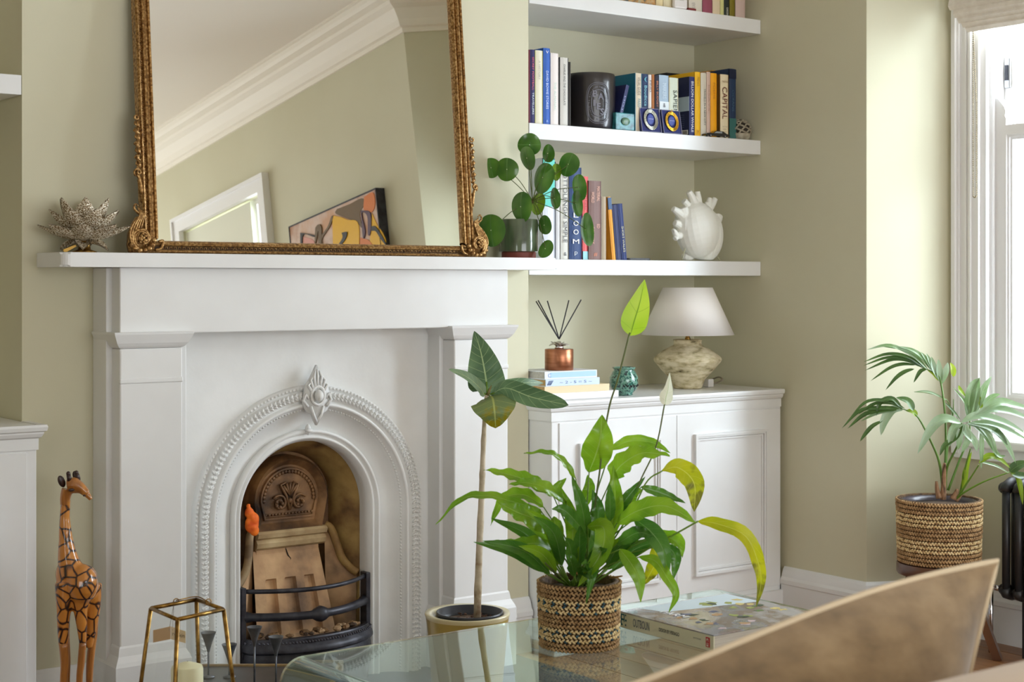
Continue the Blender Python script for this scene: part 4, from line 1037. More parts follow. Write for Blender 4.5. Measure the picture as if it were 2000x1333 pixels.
# carved stone ball
sb = aty(1446, 270, .045); r = .036; sc = V((sb.x, .045, Z2+.001+r))
so = thing('openwork_stone_ball', 'small pierced grey stone ball at the right end of the middle shelf', 'ornament', (sc.x, sc.y, Z2))
stn = mat('soapstone', (178, 170, 150), .6, c2=(146, 136, 116), scale=60)
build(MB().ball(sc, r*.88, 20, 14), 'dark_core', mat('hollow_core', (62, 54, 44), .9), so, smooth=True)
mb = MB(); k_ = 0
import itertools
pts = [V((cos(i*2.39996)*sqrt(1-((i+.5)/46*2-1)**2), sin(i*2.39996)*sqrt(1-((i+.5)/46*2-1)**2), (i+.5)/46*2-1)) for i in range(46)]
for i, p in enumerate(pts):
    for j in sorted(range(46), key=lambda j: (pts[j]-p).length)[1:5]:
        if j > i: mb.tube([sc+p*r, sc+(p+pts[j]).normalized()*r*1.01, sc+pts[j]*r], .0031, 5)
tag(build(mb, 'fretwork', stn, so, smooth=True), kind='stuff')
build(MB().lathe((sc.x, sc.y, Z2), [(.026, 0), (.031, .004), (.0345, .014), (.0365, .024), (.0355, .024), (.0, .012)], 24), 'stone_cup', stn, so, smooth=True)

# topmost shelf: only the feet of the objects are in view
ZT = 2.0915
def tbook(u0, u1, h, col, lab, **k):
    y = .02; a = aty(u0, 20, y); b = aty(u1, 20, y)
    zt = ZT+h; vt = 554-(zt-1.16)*FL/((V(((a.x+b.x)/2, y, 0))-V((CAM.x, CAM.y, 0))).dot(FW))
    return book(u0, u1, vt, y, ZT, .15, col, lab, **k)
tbook(1282, 1296, .17, (222, 204, 160), 'cream book at the left of the topmost shelf')
tbook(1296.5, 1316, .19, (214, 202, 168), 'pale yellow book behind the white clock on the topmost shelf')
tbook(1346, 1372, .20, (224, 218, 204), 'off white book with grey lines right of the white clock', words=(('NEW TABLES', .0, .16, (150, 144, 136), .25, 'v', -.2),))
tbook(1373, 1392, .18, (158, 84, 104), 'rose pink book on the topmost shelf', words=())
tbook(1392.5, 1407, .19, (226, 208, 176), 'cream book right of the rose pink one')
tbook(1407.5, 1414.5, .18, (208, 206, 140), 'thin yellow green book on the topmost shelf')
tbook(1415, 1425, .2, (40, 50, 44), 'dark green book with white spine lettering on the topmost shelf', words=(('GARDEN', .02, .16, (224, 224, 210), .35),))
tbook(1425.5, 1436, .19, (124, 112, 30), 'olive green book on the topmost shelf')
tbook(1437, 1456, .2, (204, 180, 172), 'pale pink book at the right end of the topmost shelf')
a = aty(1214, 0, .015); b = aty(1280, 8, .015)
t = thing('woven_box', 'woven multicoloured box at the left of the topmost shelf', 'box', ((a.x+b.x)/2, .06, ZT))
build(MB().box(a.x, b.x, .012, .11, ZT, ZT+.09, bev=.004), 'box_body', mat('woven_fabric', (170, 158, 132), .8, c2=[(88, 92, 84), (190, 140, 80)], scale=70, bump=.8, bscale=120), t)
build(MB().box(a.x-.002, b.x+.002, .010, .112, ZT+.09, ZT+.10, bev=.002), 'lid', OAK, t)
a = aty(1317, 15, -.0+.004); b = aty(1343, 15, .004)
t = thing('white_clock', 'small rounded white clock on the topmost shelf', 'clock', ((a.x+b.x)/2, .02, ZT))
build(MB().box(a.x, b.x, .002, .02, ZT, ZT+.06, bev=.008), 'clock_case', mat('white_plastic', (226, 222, 220), .3), t)
text('TIME', t, ink((150, 146, 146)), ((a.x+b.x)/2, .0015, ZT+.03), (1, 0, 0), (0, 0, 1), w=.02, h=.005)
a = aty(1344, 20, .004); b = aty(1359, 20, .004)
tag(build(MB().box(a.x, b.x, .002, .014, ZT, ZT+.008, bev=.001), 'red_matchbox', ink((120, 34, 36)), None, (a.x, .008, ZT)), 'small dark red box between the clock and the off white book', 'box')

# lowest shelf books
book(1061, 1083.5, 309, .02, Z3, .22, (222, 226, 236), 'white cookbook with a teal upper spine behind the round leaved plant', bands=((.52, .985, (96, 206, 190)), (.985, 1, (24, 92, 130))))
book(1084, 1086.5, 316, .03, Z3, .18, (40, 44, 84), 'dark navy slab for the shaded gap beside the teal and white book')  # navy slab added to paint the shaded gap between two books
book(1087, 1095, 330, .02, Z3, .2, (224, 224, 226), 'narrow white book left of the grey lettered one')
book(1095.8, 1111.5, 333, .016, Z3, .22, (214, 212, 204), 'pale grey cookbook with black capitals down the spine', words=(('OTTOLENGHI SIMPLE', .19, .97, (60, 58, 60), .5), ('&', .04, .08, (90, 88, 88), .35, 'h')))
book(1112.5, 1136.5, 327, .012, Z3, .24, (32, 60, 110), 'thick navy book with large white letters stacked down the spine', words=(('O', .365, .42, WHT, .42, 'h'), ('O', .27, .325, WHT, .42, 'h'), ('M', .17, .22, WHT, .52, 'h'), ('L', .455, .51, WHT, .4, 'h'), ('B', .55, .60, WHT, .4, 'h'), ('p', .04, .085, (200, 206, 214), .24, 'h')))
book(1138.5, 1149.5, 345, .02, Z3, .2, (232, 104, 106), 'coral pink book right of the thick navy one', words=(('LIVING', .6, .85, (160, 60, 66), .3),), bands=((0, .1, (150, 206, 214)),))
book(1150.5, 1175, 353.5, .014, Z3, .22, (124, 94, 88), 'mauve brown book with coppery spine lettering', words=(('MATERIAL', .74, .93, (226, 170, 146), .24, 'v', .22), ('WORLD', .72, .86, (226, 170, 146), .24, 'v', -.22), ('ED', .40, .45, (226, 170, 146), .24, 'v', .22), ('CONWAY', .2, .42, (226, 170, 146), .24, 'v', -.22), ('#', .04, .09, (220, 130, 90), .3, 'h')))
book(1175.5, 1184.5, 384, .02, Z3, .18, (176, 160, 136), 'grey brown paperback right of the mauve book')
book(1196.5, 1203.5, 384, .018, Z3, .18, (232, 160, 52), 'thin orange book leaning left on the lowest shelf', lean=-radians(6.0), bands=((.8, .99, (60, 90, 130)),))
book(1204.5, 1214.5, 399, .018, Z3, .18, (46, 54, 96), 'plain navy book leaning in the row on the lowest shelf', lean=-radians(6.2))
book(1215.5, 1225.5, 397, .018, Z3, .18, (34, 50, 104), 'navy book with pale spine print leaning at the end of the row', lean=-radians(6.4), words=(('SHORT WALKS', .15, .6, (200, 196, 160), .4),))
a = aty(1227, 506, .02); b = aty(1273, 506, .02)
tag(build(MB().prism(rc(a.x, b.x, .02, .10, .012), lambda p, q, e: (p, q, Z3+.0003+e), .0065), 'black_case', mat('black_leather', (44, 42, 46), .5, bump=.2, bscale=200), None, ((a.x+b.x)/2, .06, Z3)), 'flat black case lying at the right end of the books on the lowest shelf', 'case')

# white anatomical heart
HY = .06
def Hh(x_, y_, dep=0):
    p = aty(1280+x_/7.844, 350+y_/7.844, HY); p.y += dep; return p
hs = (Hh(1000, 600)-Hh(0, 600)).length/1000
hw_ = mat('white_porcelain', (232, 232, 224), .45, bump=.05, bscale=80)
mb = MB()
mb.ball(Hh(650, 790), (290*hs, 210*hs, 330*hs), 24, 16, rot=Matrix.Rotation(radians(-16), 3, 'Y'))
mb.ball(Hh(800, 860, .004), (198*hs, 180*hs, 300*hs), 20, 14)
mb.ball(Hh(760, 1060), (140*hs, 130*hs, 180*hs), 16, 12)
mb.ball(Hh(470, 720, .004), (130*hs, 140*hs, 190*hs), 16, 12)
mb.ball(Hh(560, 1190, .02), (80*hs, 70*hs, 60*hs), 12, 8)
for pts, rs in ((((640, 600), (600, 440), (570, 320), (505, 190)), (100, 80, 52, 34)), (((640, 460), (650, 330), (635, 190)), (60, 44, 32)),
                (((540, 520), (500, 420), (430, 330)), (80, 44, 36)), (((460, 600), (380, 540), (265, 455)), (110, 60, 32)),
                (((430, 560), (400, 440)), (80, 60)), (((790, 600), (800, 440), (830, 290)), (80, 46, 28)), (((800, 470), (860, 400), (910, 300)), (52, 40, 32)),
                (((790, 480), (785, 350)), (46, 28)), (((820, 700), (930, 640), (990, 560)), (90, 60, 34)), (((930, 620), (930, 530)), (40, 34)),
                (((420, 760), (350, 700), (290, 670)), (60, 46, 34)), (((420, 840), (330, 870), (280, 800), (262, 800)), (50, 40, 28, 26)), (((340, 870), (290, 920)), (36, 30))):
    P = catmull([Hh(a_, b_, -.002) for a_, b_ in pts], 10); m_ = len(rs)-1
    mb.tube(P, [(rs[min(int(i/10*m_), m_-1)]+(rs[min(int(i/10*m_)+1, m_)]-rs[min(int(i/10*m_), m_-1)])*(i/10*m_-min(int(i/10*m_), m_-1)))*hs for i in range(11)], 10)
ht = thing('heart_ornament', 'white porcelain anatomical heart on the lowest shelf', 'ornament', (Hh(700, 1240).x, HY, Z3))
for v in mb.b.verts: v.co.z = max(v.co.z, Z3+.003)
remeshed(mb, 'heart_body', hw_, .0015, ht, smooth_it=1)
mb = MB(); mb.tube(catmull([Hh(520, 600, -.026), Hh(470, 720, -.030), Hh(390, 840, -.022)], 8), .0016, 6); mb.tube(catmull([Hh(780, 500, -.022), Hh(770, 760, -.042), Hh(700, 1000, -.036), Hh(640, 1150, -.02)], 10), .0016, 6)
build(mb, 'surface_vessel', hw_, ht, smooth=True)
ac_ = mat('clear_acrylic', (226, 224, 190), .1, trans=.4)
for q, e in ((((430, 1060), (378, 1232)), -.01), (((915, 1180), (965, 1245)), -.01)):
    a_, b_ = Hh(*q[0], e), Hh(*q[1], e); b_.z = Z3+.002; build(MB().tube([a_, b_], .0016, 8), 'stand_leg', ac_, ht)

# ================================================================ lamp, burner, diffuser on the cupboard
ZC = .795
lp = aty(1343, 757, .09); LX, LY = lp.x, .09
s_ = FL/((lp-CAM).dot(FW))
def lz(v): return CAM.z+(554-v)/s_
tl = thing('table_lamp', 'table lamp with white cone shade and rough stone coloured angular base', 'lamp', (LX, LY, ZC))
pxr = lambda px: px/s_
base_m = mat('rough_stoneware', (220, 208, 178), .8, c2=[(84, 70, 40), (190, 176, 138)], scale=28, stretch=(1, 1, 2.6), contrast=(.25, .6), bump=1.0, bscale=26, detail=10, bdist=.004)
build(MB().lathe((LX, LY, ZC), [(pxr(26), 0), (pxr(28), .004), (pxr(34), lz(741)-ZC), (pxr(52), lz(722)-ZC), (pxr(64), lz(708)-ZC), (pxr(66.5), lz(703)-ZC), (pxr(65), lz(698)-ZC), (pxr(50), lz(686)-ZC), (pxr(33), lz(677)-ZC), (pxr(27.5), lz(674)-ZC), (pxr(27), lz(668)-ZC), (pxr(28.5), lz(664)-ZC), (pxr(25), lz(663)-ZC), (0, lz(664)-ZC)], 48), 'base', base_m, tl, smooth=True, sharp=60)
build(MB().lathe((LX, LY, ZC), [(pxr(5.5), lz(664)-ZC), (pxr(5.5), lz(660)-ZC), (pxr(4), lz(659)-ZC), (pxr(4.5), lz(652)-ZC), (pxr(4), lz(640)-ZC), (0, lz(640)-ZC)], 20), 'stem', BRASS, tl, smooth=True, sharp=50)
shm = mat('lamp_shade_linen', (248, 243, 238), .85, bump=.15, bscale=400)
n_ = shm.node_tree; b_ = n_.nodes['Principled BSDF']; tr_ = n_.nodes.new('ShaderNodeBsdfTranslucent'); tr_.inputs[0].default_value = srgb((238, 230, 222)); mx_ = n_.nodes.new('ShaderNodeMixShader'); mx_.inputs[0].default_value = .12
n_.links.new(b_.outputs[0], mx_.inputs[1]); n_.links.new(tr_.outputs[0], mx_.inputs[2]); n_.links.new(mx_.outputs[0], n_.nodes['Material Output'].inputs[0])
zt_, zb_ = lz(562)-ZC, lz(654)-ZC; rt, rb_ = pxr(48.5), pxr(90.5)
build(MB().lathe((LX, LY, ZC), [(rb_-.002, zb_+.001), (rb_, zb_), (rt, zt_), (rt-.002, zt_)], 64, caps=False), 'lamp_shade', shm, tl, smooth=True)
build(MB().lathe((LX, LY, ZC), [(.022, zt_-.08), (.026, zt_-.06), (.018, zt_-.03), (0, zt_-.025)], 16), 'bulb', mat('frosted_bulb', (240, 236, 226), .3), tl, smooth=True)
mb = MB()
for k in range(3): mb.tube([(LX, LY, ZC+zt_-.015), (LX+(rt-.001)*cos(k*2.09), LY+(rt-.001)*sin(k*2.09), ZC+zt_-.002)], .001, 6)
mb.tube([(LX, LY, ZC+zt_-.09), (LX, LY, ZC+zt_-.015)], .004, 8)
build(mb, 'shade_carrier', BRASS, tl)
P = [aty(1384, 752, .12), aty(1400, 748, .10), aty(1411, 742, .08), aty(1404, 737, .13), aty(1392, 741, .2)]
for p in P: p.z = max(p.z, ZC+.004)
build(MB().tube(catmull(P, 20), .0028, 8), 'cable', mat('grey_cable', (150, 138, 122), .6), tl, smooth=True)
a = aty(1384, 748, .09)
cs3 = build(MB().box(a.x, a.x+.026, .09, .12, ZC, ZC+.028, bev=.003), 'inline_switch', mat('white_plastic', (226, 222, 220), .3), tl)

bp_ = aty(1218.5, 759, -.03); bx = bp_.x; s_b = FL/((bp_-CAM).dot(FW)); q = lambda px: px/s_b
bz = lambda v: (759-v)/s_b*1.0
gg = mat('green_glaze', (36, 92, 84), .15, c2=[(14, 30, 34), (28, 60, 60), (110, 160, 140)], scale=90, contrast=(.3, .62), coat=.7)
ob = thing('oil_burner', 'small round green glazed pot with pierced flower openings on the cupboard', 'oil burner', (bx, -.03, ZC))
build(MB().lathe((bx, -.03, ZC), [(q(16), 0), (q(18), .003), (q(17), bz(755)), (q(25), bz(747)), (q(28.5), bz(734)), (q(28), bz(724)), (q(23), bz(713)), (q(19.5), bz(709.5)), (q(23), bz(706)), (q(23), bz(704)), (q(19), bz(704)), (q(17), bz(710)), (0, bz(716))], 36), 'pot_body', gg, ob, smooth=True)
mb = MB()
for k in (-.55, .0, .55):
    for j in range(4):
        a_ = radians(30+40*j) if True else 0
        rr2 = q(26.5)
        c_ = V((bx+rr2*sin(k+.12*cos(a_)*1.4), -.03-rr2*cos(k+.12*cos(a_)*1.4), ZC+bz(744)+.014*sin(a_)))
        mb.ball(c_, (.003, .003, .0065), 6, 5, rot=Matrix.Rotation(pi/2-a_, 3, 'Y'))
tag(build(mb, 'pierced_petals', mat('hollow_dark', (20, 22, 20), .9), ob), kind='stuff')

# stacked books under the diffuser
def flatbook(u0, u1, vt, vb, yf, zb_, zt_, dep, col, lab, edge=None, words=(), ul=None, spine_page=False):
    a = aty(u0, vb, yf); b = aty(u1, vb, yf); x0, x1 = a.x, b.x
    t = thing('book', lab, 'book', ((x0+x1)/2, yf+dep/2, zb_)); cm = bookmat(col); th = .0018
    mb = MB().box(x0, x1, yf, yf+dep, zb_, zb_+th).box(x0, x1, yf, yf+dep, zt_-th, zt_).box(x0, x1, yf, yf+th, zb_+th, zt_-th)
    build(mb, 'cover', cm, t)
    build(B(x0+.003, x1-.003, yf+th, yf+dep-.003, zb_+th, zt_-th), 'pages', mat('page_%d_%d_%d' % (edge or (226, 216, 194)), edge or (226, 216, 194), .8, c2=tuple(int(c*.9) for c in (edge or (226, 216, 194))), scale=160), t)
    for s__, c, f0, f1, hf in words:
        text(s__, t, ink(c), ((x0+(x1-x0)*(f0+f1)/2), yf-.0005, (zb_+zt_)/2), (1, 0, 0), (0, 0, 1), w=(x1-x0)*(f1-f0), h=(zt_-zb_)*hf, name='spine_lettering')
    return t, x0, x1
D0 = -.075
u_l = 1066
def zz_(v): return aty(1120, v, D0).z
z_ = [ZC, zz_(768)]
z0_ = ZC; hs_ = [.0215, .0225, .022, .0245]
cols = [((232, 230, 232), 'white book at the bottom of the stack on the cupboard', 1062, 1208, (236, 232, 228), ()),
        ((226, 206, 168), 'cream book second from the bottom of the stack', 1064, 1190, (200, 166, 110), ()),
        ((204, 220, 240), 'pale blue patterned book second from the top of the stack', 1066, 1171, (206, 172, 112), (('~ 2 - S = S ~', (80, 110, 160), .25, .85, .4),)),
        ((226, 230, 236), 'white and pale blue book on top of the stack under the diffuser', 1064, 1166, (200, 198, 190), (('C', (120, 160, 210), .06, .12, .5),))]
stk = []
for (c, lab, u0, u1, ed, wd), h_ in zip(cols, hs_):
    t, x0, x1 = flatbook(u0, u1, 0, 0, D0, z0_+.0003, z0_+h_, .16, c, lab, ed, wd); stk.append((t, x0, x1, z0_, z0_+h_)); z0_ += h_
t, x0, x1, za_, zb_ = stk[3]; build(B(x0+.022, x1-.004, D0-.0006, D0, za_+.005, zb_-.003), 'blue_panel', ink((170, 206, 240)), t)
t, x0, x1, za_, zb_ = stk[2]; 
for k in range(4): build(MB().tube([(x0+.006+k*.004, D0-.0007, za_+.004), (x0+.014+k*.005, D0-.0007, zb_-.004)], .0009, 5), 'blue_brushstroke', ink((70, 96, 150)), t)
STK_TOP = z0_
dp_ = aty(1092, 711, -.02); dx_ = dp_.x; s_d = FL/((V((dx_, -.02, 1))-CAM).dot(FW)); q = lambda px: px/s_d
dz = STK_TOP+.0003
td = thing('reed_diffuser', 'copper reed diffuser with black sticks and a silver flower collar', 'diffuser', (dx_, -.02, dz))
cop = mat('brushed_copper', (180, 120, 88), .34, .85, c2=(156, 98, 68), scale=14, stretch=(1, 1, 8))
hb = q(41)
build(MB().lathe((dx_, -.02, dz), [(q(27), 0), (q(28), .002), (q(28), hb-.002), (q(27), hb), (q(10), hb), (0, hb)], 40), 'copper_vessel', cop, td, smooth=True, sharp=40)
build(MB().lathe((dx_, -.02, dz), [(q(9), hb), (q(8), hb+q(4)), (q(8), hb+q(8)), (0, hb+q(8))], 20), 'neck', mat('chrome', (220, 220, 224), .1, 1), td, smooth=True)
mb = MB()
for k in range(5):
    a_ = k*2*pi/5+.3; d__ = V((cos(a_), sin(a_), 0)); s2 = V((-d__.y, d__.x, 0)); rows = []
    for i in range(7):
        t_ = i/6; wd = .017*sin(pi*min(1, (.15+.85*t_)))**.6
        rows.append([V((dx_, -.02, dz+hb+q(7)))+d__*(.004+.030*t_)+s2*(j/3*wd)+UP*(.007*sin(t_*3)+.006*(j/3)**2*(1 if k % 2 else -.6)) for j in range(-3, 4)])
    mb.grid(rows)
build(mb, 'flower_collar', mat('polished_silver', (220, 214, 204), .28, .7), td, smooth=True)
tops = [(1047, 589), (1051, 587), (1069, 588), (1111, 587), (1135, 586)]; bots = [(1087, 655), (1088, 656), (1090, 656), (1094, 656), (1096, 656)]
for (a, b), (c, d) in zip(tops, bots):
    p_ = aty(a, b, -.02); r_2 = aty(c, d, -.02); build(MB().tube([p_, r_2, r_2+(r_2-p_).normalized()*.012], .0019, 6), 'reed', ink((34, 32, 36)), td)

# ================================================================ plants
def braided(c, r0, r1, h, rows, pal, name, parent, n=52):
    """basket wall of braided rows: one object per row of plaited stitches over a woven core"""
    c = V(c); mats_ = [JUTE, CREAMB, TEALB]
    build(MB().lathe(c, [(r0-.006, 0), (r0-.003, .004), (r1-.003, h-.002), (r1-.010, h), (r1-.012, h-.004), (r0-.012, .01), (0, .006)], 48), 'basket_core', SEAG, parent, smooth=True)
    rr = random.Random(11)
    for i in range(rows):
        z = h*(i+.5)/rows; r = r0+(r1-r0)*(i+.5)/rows; mb = MB(); rh = h/rows
        for k in range(n):
            for s_ in (0, 1):
                a = 2*pi*(k+.5*s_+(.5 if i % 2 else 0)*.5)/n
                o_ = V((cos(a), sin(a), 0)); t_ = V((-sin(a), cos(a), 0)); e = (1 if s_ else -1)
                d = (t_*.8+UP*e*.62).normalized(); rot = Matrix((d, o_, d.cross(o_))).transposed()
                L_ = 2*pi*r/n
                mi = pal(i, k, s_)
                mb.ball(c+o_*(r+rr.uniform(-.0008, .0008))+UP*(z+e*rh*.16), (L_*.52, .0034, rh*.24), 6, 4, mi=mi, rot=rot)
        tag(build(mb, 'braid_row', mats_, parent, smooth=True), kind='stuff')

# ---- round-leaved pilea on the mantel
PL = aty(1012, 500, -.075); PX, PY = PL.x, -.078
tp = thing('round_leaved_plant', 'round leaved plant in a grey green glazed pot at the right end of the mantel', 'potted plant', (PX, PY, 1.2375))
s_p = FL/((V((PX, PY, 0))-V((CAM.x, CAM.y, 0))).dot(FW)); q = lambda px: px/s_p
zp = lambda v: (501-v)/s_p
gpm = mat('grey_green_glaze', (104, 118, 92), .18, c2=[(58, 68, 54), (86, 98, 76)], scale=10, stretch=(3, 3, .6), contrast=(.3, .7), coat=.7)
build(MB().lathe((PX, PY, 1.2375), [(q(33.5), 0), (q(33.5), q(11)), (0, q(11))], 36), 'terracotta_saucer', TERRA, tp, smooth=True, sharp=40)
build(MB().lathe((PX, PY, 1.2375), [(q(34), q(11.2)), (q(38.5), q(13)), (q(38.5), q(74)), (q(37.5), q(75.5)), (q(36), q(75)), (q(35.5), q(66)), (0, q(66))], 44), 'glazed_pot', [gpm], tp, smooth=True, sharp=50)
build(MB().lathe((PX, PY, 1.2375+q(66.3)), [(q(35), 0), (0, q(2))], 24), 'soil', SOIL, tp)
PM = leafmat('pilea_leaf', (62, 106, 42), (92, 134, 66), tr=.25, rough=.14, mid=(96, 142, 58), n_veins=0, veinw=.0, spec=.7)
PMB = leafmat('pilea_leaf_bright', (112, 152, 30), (170, 190, 90), tr=.4, rough=.3, mid=(140, 176, 44), n_veins=4, veinw=.06)
crown = atd(1040, 392, s_p and FL/s_p)
DP = FL/s_p
mb = MB(); mb.tube(catmull([atd(1022, 440, DP), atd(1030, 420, DP), crown], 8), [.005, .005, .0045, .004, .004, .004, .004, .0035, .003], 8); build(mb, 'main_stem', mat('brown_stem', (84, 62, 40), .7), tp, smooth=True)
def disc(u, v, rx, ry, ang, dd, m, att=(0, 0)):
    c = atd(u, v, DP+dd); s = (DP+dd)/FL
    A = (RT*cos(ang)+UP*sin(ang)); Bv = (UP*cos(ang)-RT*sin(ang)); view = (CAM-c).normalized()
    R_ = max(rx, ry)*s; k = min(rx, ry)/max(rx, ry); 
    if rx >= ry: a_, b_ = A, (Bv*k+view*sqrt(1-k*k))
    else: a_, b_ = Bv, (A*k+view*sqrt(1-k*k))
    n_ = a_.cross(b_)
    if n_.dot(view) < 0: n_ = -n_
    rows = []; uv = []
    for i in range(0, 6):
        rr = i/5; rows.append([c+(a_*cos(2*pi*j/28)+b_*sin(2*pi*j/28))*R_*rr*(1+.03*sin(3*2*pi*j/28+u))-n_*(R_*(.16*rr*rr-.05*rr)) for j in range(29)])
        uv.append([(.5+.45*rr*cos(2*pi*j/28), .5+.42*rr*sin(2*pi*j/28)) for j in range(29)])
    mb = MB(); mb.grid(rows, uv=uv); lf = build(mb, 'leaf', m, tp, smooth=True)
    build(MB().ball(c+n_*.0006, (.0016, .0016, .0016), 6, 5), 'pale_leaf_eye', mat('pale_leaf_eye', (206, 222, 170), .4), lf)
    P = catmull([crown, (crown+c)/2+V((0, 0, .012)), c-n_*.003], 10)
    build(MB().tube(P, .0013, 6), 'leaf_stalk', DSTALK, tp, smooth=True)
for a in [(1034, 283, 23, 22, 0, .02, PM), (1029, 309, 14, 24, .25, -.02, PM), (1070, 300, 12, 18, 0, .0, PM), (1110, 321, 20, 24, -.35, -.01, PM),
          (959, 328, 18, 20, .2, .02, PM), (990, 331, 22, 23, 0, 0, PM), (1060, 347, 19, 31, -.25, -.03, PM), (1085, 336, 10, 17, 0, .01, PMB),
          (1130, 366, 14, 26, .15, .0, PM), (1017, 404, 20, 30, 0, -.05, PM), (1049, 398, 14, 22, -.2, .02, PMB), (1083, 388, 10, 21, .1, -.02, PM),
          (1125, 398, 11, 26, .1, .01, PM), (1144, 449, 13, 33, .08, -.02, PM), (959, 450, 26, 32, .1, -.085, PM), (1063, 440, 13, 19, .1, -.03, PM),
          (1065, 486, 13, 19, -.55, -.04, PM),]: disc(*a)

# ---- rubber plant in a floor pot
DR = 3.84
fp = atd(913, 1195, DR); FX, FY = fp.x, fp.y
tr_ = thing('rubber_plant', 'tall thin stemmed rubber plant with five leaves in an olive floor pot', 'potted plant', (FX, FY, 0))
zr = atd(913, 1196, DR).z; ro = 83.5*DR/FL
pm_ = mat('olive_glazed_pot', (190, 172, 100), .3, c2=(168, 146, 76), scale=4, coat=.5, stretch=(1, 1, .5)); rimm = mat('cream_glaze_rim', (216, 206, 168), .3, coat=.5)
build(MB().lathe((FX, FY, .0), [(ro*.62, .001), (ro*.66, .004), (ro*.84, zr*.5), (ro*.95, zr-.03), (ro*.975, zr-.012)], 56, caps=False), 'outer_pot', pm_, tr_, smooth=True)
build(MB().lathe((FX, FY, .0), [(ro*.975, zr-.012), (ro, zr-.004), (ro*.99, zr), (ro*.82, zr-.004), (ro*.80, zr-.02), (ro*.78, zr-.08), (0, zr-.08)], 56, caps=False), 'pot_rim', rimm, tr_, smooth=True)
nur = mat('black_nursery_pot', (44, 46, 54), .35)
build(MB().lathe((FX+.004, FY-.004, .0), [(ro*.62, zr-.075), (ro*.74, zr-.012), (ro*.775, zr-.003), (ro*.78, zr+.002), (ro*.745, zr+.002), (ro*.72, zr-.03), (0, zr-.03)], 48), 'nursery_pot', nur, tr_, smooth=True)
build(MB().lathe((FX+.004, FY-.004, zr-.022), [(ro*.72, 0), (ro*.5, .003), (0, .002)], 32), 'soil', SOIL, tr_)
rr = random.Random(2); mb = MB()
for i in range(80):
    a = rr.uniform(0, 6.28); r = ro*.66*sqrt(rr.random()); mb.ball((FX+.004+r*cos(a), FY-.004+r*sin(a), zr-.016), (rr.uniform(.003, .007), .002, .002), 5, 4, rot=Matrix.Rotation(rr.uniform(0, 3), 3, 'Z'))
tag(build(mb, 'bark_chips', mat('bark_chip', (116, 86, 70), .8, c2=(70, 46, 36), scale=50), tr_), kind='stuff')
P = catmull([atd(932, 1200, DR), atd(936, 1080, DR), atd(941, 960, DR), atd(943, 900, DR), atd(946, 830, DR), atd(950, 772, DR)], 24)
P[0].z = zr-.02
mb = MB(); mb.tube(P, [.0092-.0046*i/24+(.0010 if i % 5 == 2 else 0) for i in range(25)], 12); build(mb, 'trunk', BARK, tr_, smooth=True)
RL = leafmat('rubber_leaf', (76, 110, 74), (166, 190, 140), tr=.1, rough=.3, mid=(112, 146, 104), n_veins=9, veinw=.09)
RLP = leafmat('rubber_leaf_pale', (124, 150, 116), (176, 190, 140), tr=.2, rough=.5, mid=(146, 168, 136), n_veins=9, veinw=.07)
RLY = leafmat('rubber_leaf_spotted', (104, 128, 84), (176, 186, 110), tr=.2, rough=.4, mid=(128, 146, 90), n_veins=7, patch=(150, 140, 20), veinw=.07)
def Z8(p, d=0): return atd(860+p[0]/5.554, 620+p[1]/5.554, DR+d)
kz = DR/FL/5.554
def rl(pts, W, m, **k):
    ds = k.pop('ds', [0]*len(pts)); leaf(tr_, [Z8(p, d) for p, d in zip(pts, ds)], W*kz, m, n=26, k=7, **k)
rl([(512, 790), (500, 700), (470, 520), (430, 340), (368, 150)], 205, RL, fold=.08, a=.62, pw=.8, base=.12, rib=.02, ds=[0, 0, 0, .01, .02])
rl([(480, 850), (430, 770), (290, 650), (90, 565)], 72, RLP, fold=.25, a=.9, nrm=(-FW.x, -FW.y, .9), base=.05, ds=[0, -.01, -.03, -.05], pw=.6)
rl([(540, 835), (660, 775), (900, 715), (1120, 715)], 88, RL, fold=.1, a=.6, ds=[0, .03, .07, .12], nrm=(-FW.x, -FW.y, .3), pw=.7, base=.05, rib=.02)
rl([(560, 830), (720, 770), (1000, 870), (1390, 955)], 112, RL, fold=.12, a=1.45, ds=[0, -.01, -.04, -.08], nrm=(-FW.x, -FW.y, .3), pw=.55, base=.05, rib=.035)
rl([(540, 850), (570, 890), (590, 1040), (600, 1205)], 250, RLY, fold=-.15, a=.72, ds=[0, -.03, -.05, -.03], pw=.62, base=.05, nrm=(-FW.x, -FW.y, .5), rib=.02)
build(MB().tube([Z8((512, 850)), Z8((530, 800)), Z8((556, 738))], [.005, .004, .0008], 8), 'leaf_bud', mat('bud_sheath', (120, 110, 60), .5), tr_, smooth=True)
for a, b in (((512, 850), (502, 700)), ((500, 850), (455, 795)), ((540, 840), (720, 768)), ((530, 850), (565, 880))):
    build(MB().tube([Z8(a), Z8(b)], .0022, 8), 'leaf_stalk', STALK, tr_, smooth=True)

# ---- glass coffee table (bent glass)
TZ = .42; TX0, TX1, TY0, TY1 = 1.468, 2.70, -1.80, -1.164; GT = .012; BR = .052
ctb = thing('glass_coffee_table', 'clear bent glass coffee table with curved ends in front of the fireplace', 'table', ((TX0+TX1)/2, (TY0+TY1)/2, 0))
tg = bpy.data.materials.new('table_glass'); tg.use_nodes = True; n = tg.node_tree; n.nodes.remove(n.nodes['Principled BSDF'])
g_ = n.nodes.new('ShaderNodeBsdfGlass'); g_.inputs['IOR'].default_value = 1.5; g_.inputs['Roughness'].default_value = 0; g_.inputs[0].default_value = (.97, 1, .985, 1)
n.links.new(g_.outputs[0], n.nodes['Material Output'].inputs[0])
va = n.nodes.new('ShaderNodeVolumeAbsorption'); va.inputs[0].default_value = (.25, .62, .5, 1); va.inputs[1].default_value = 22; n.links.new(va.outputs[0], n.nodes['Material Output'].inputs[1])
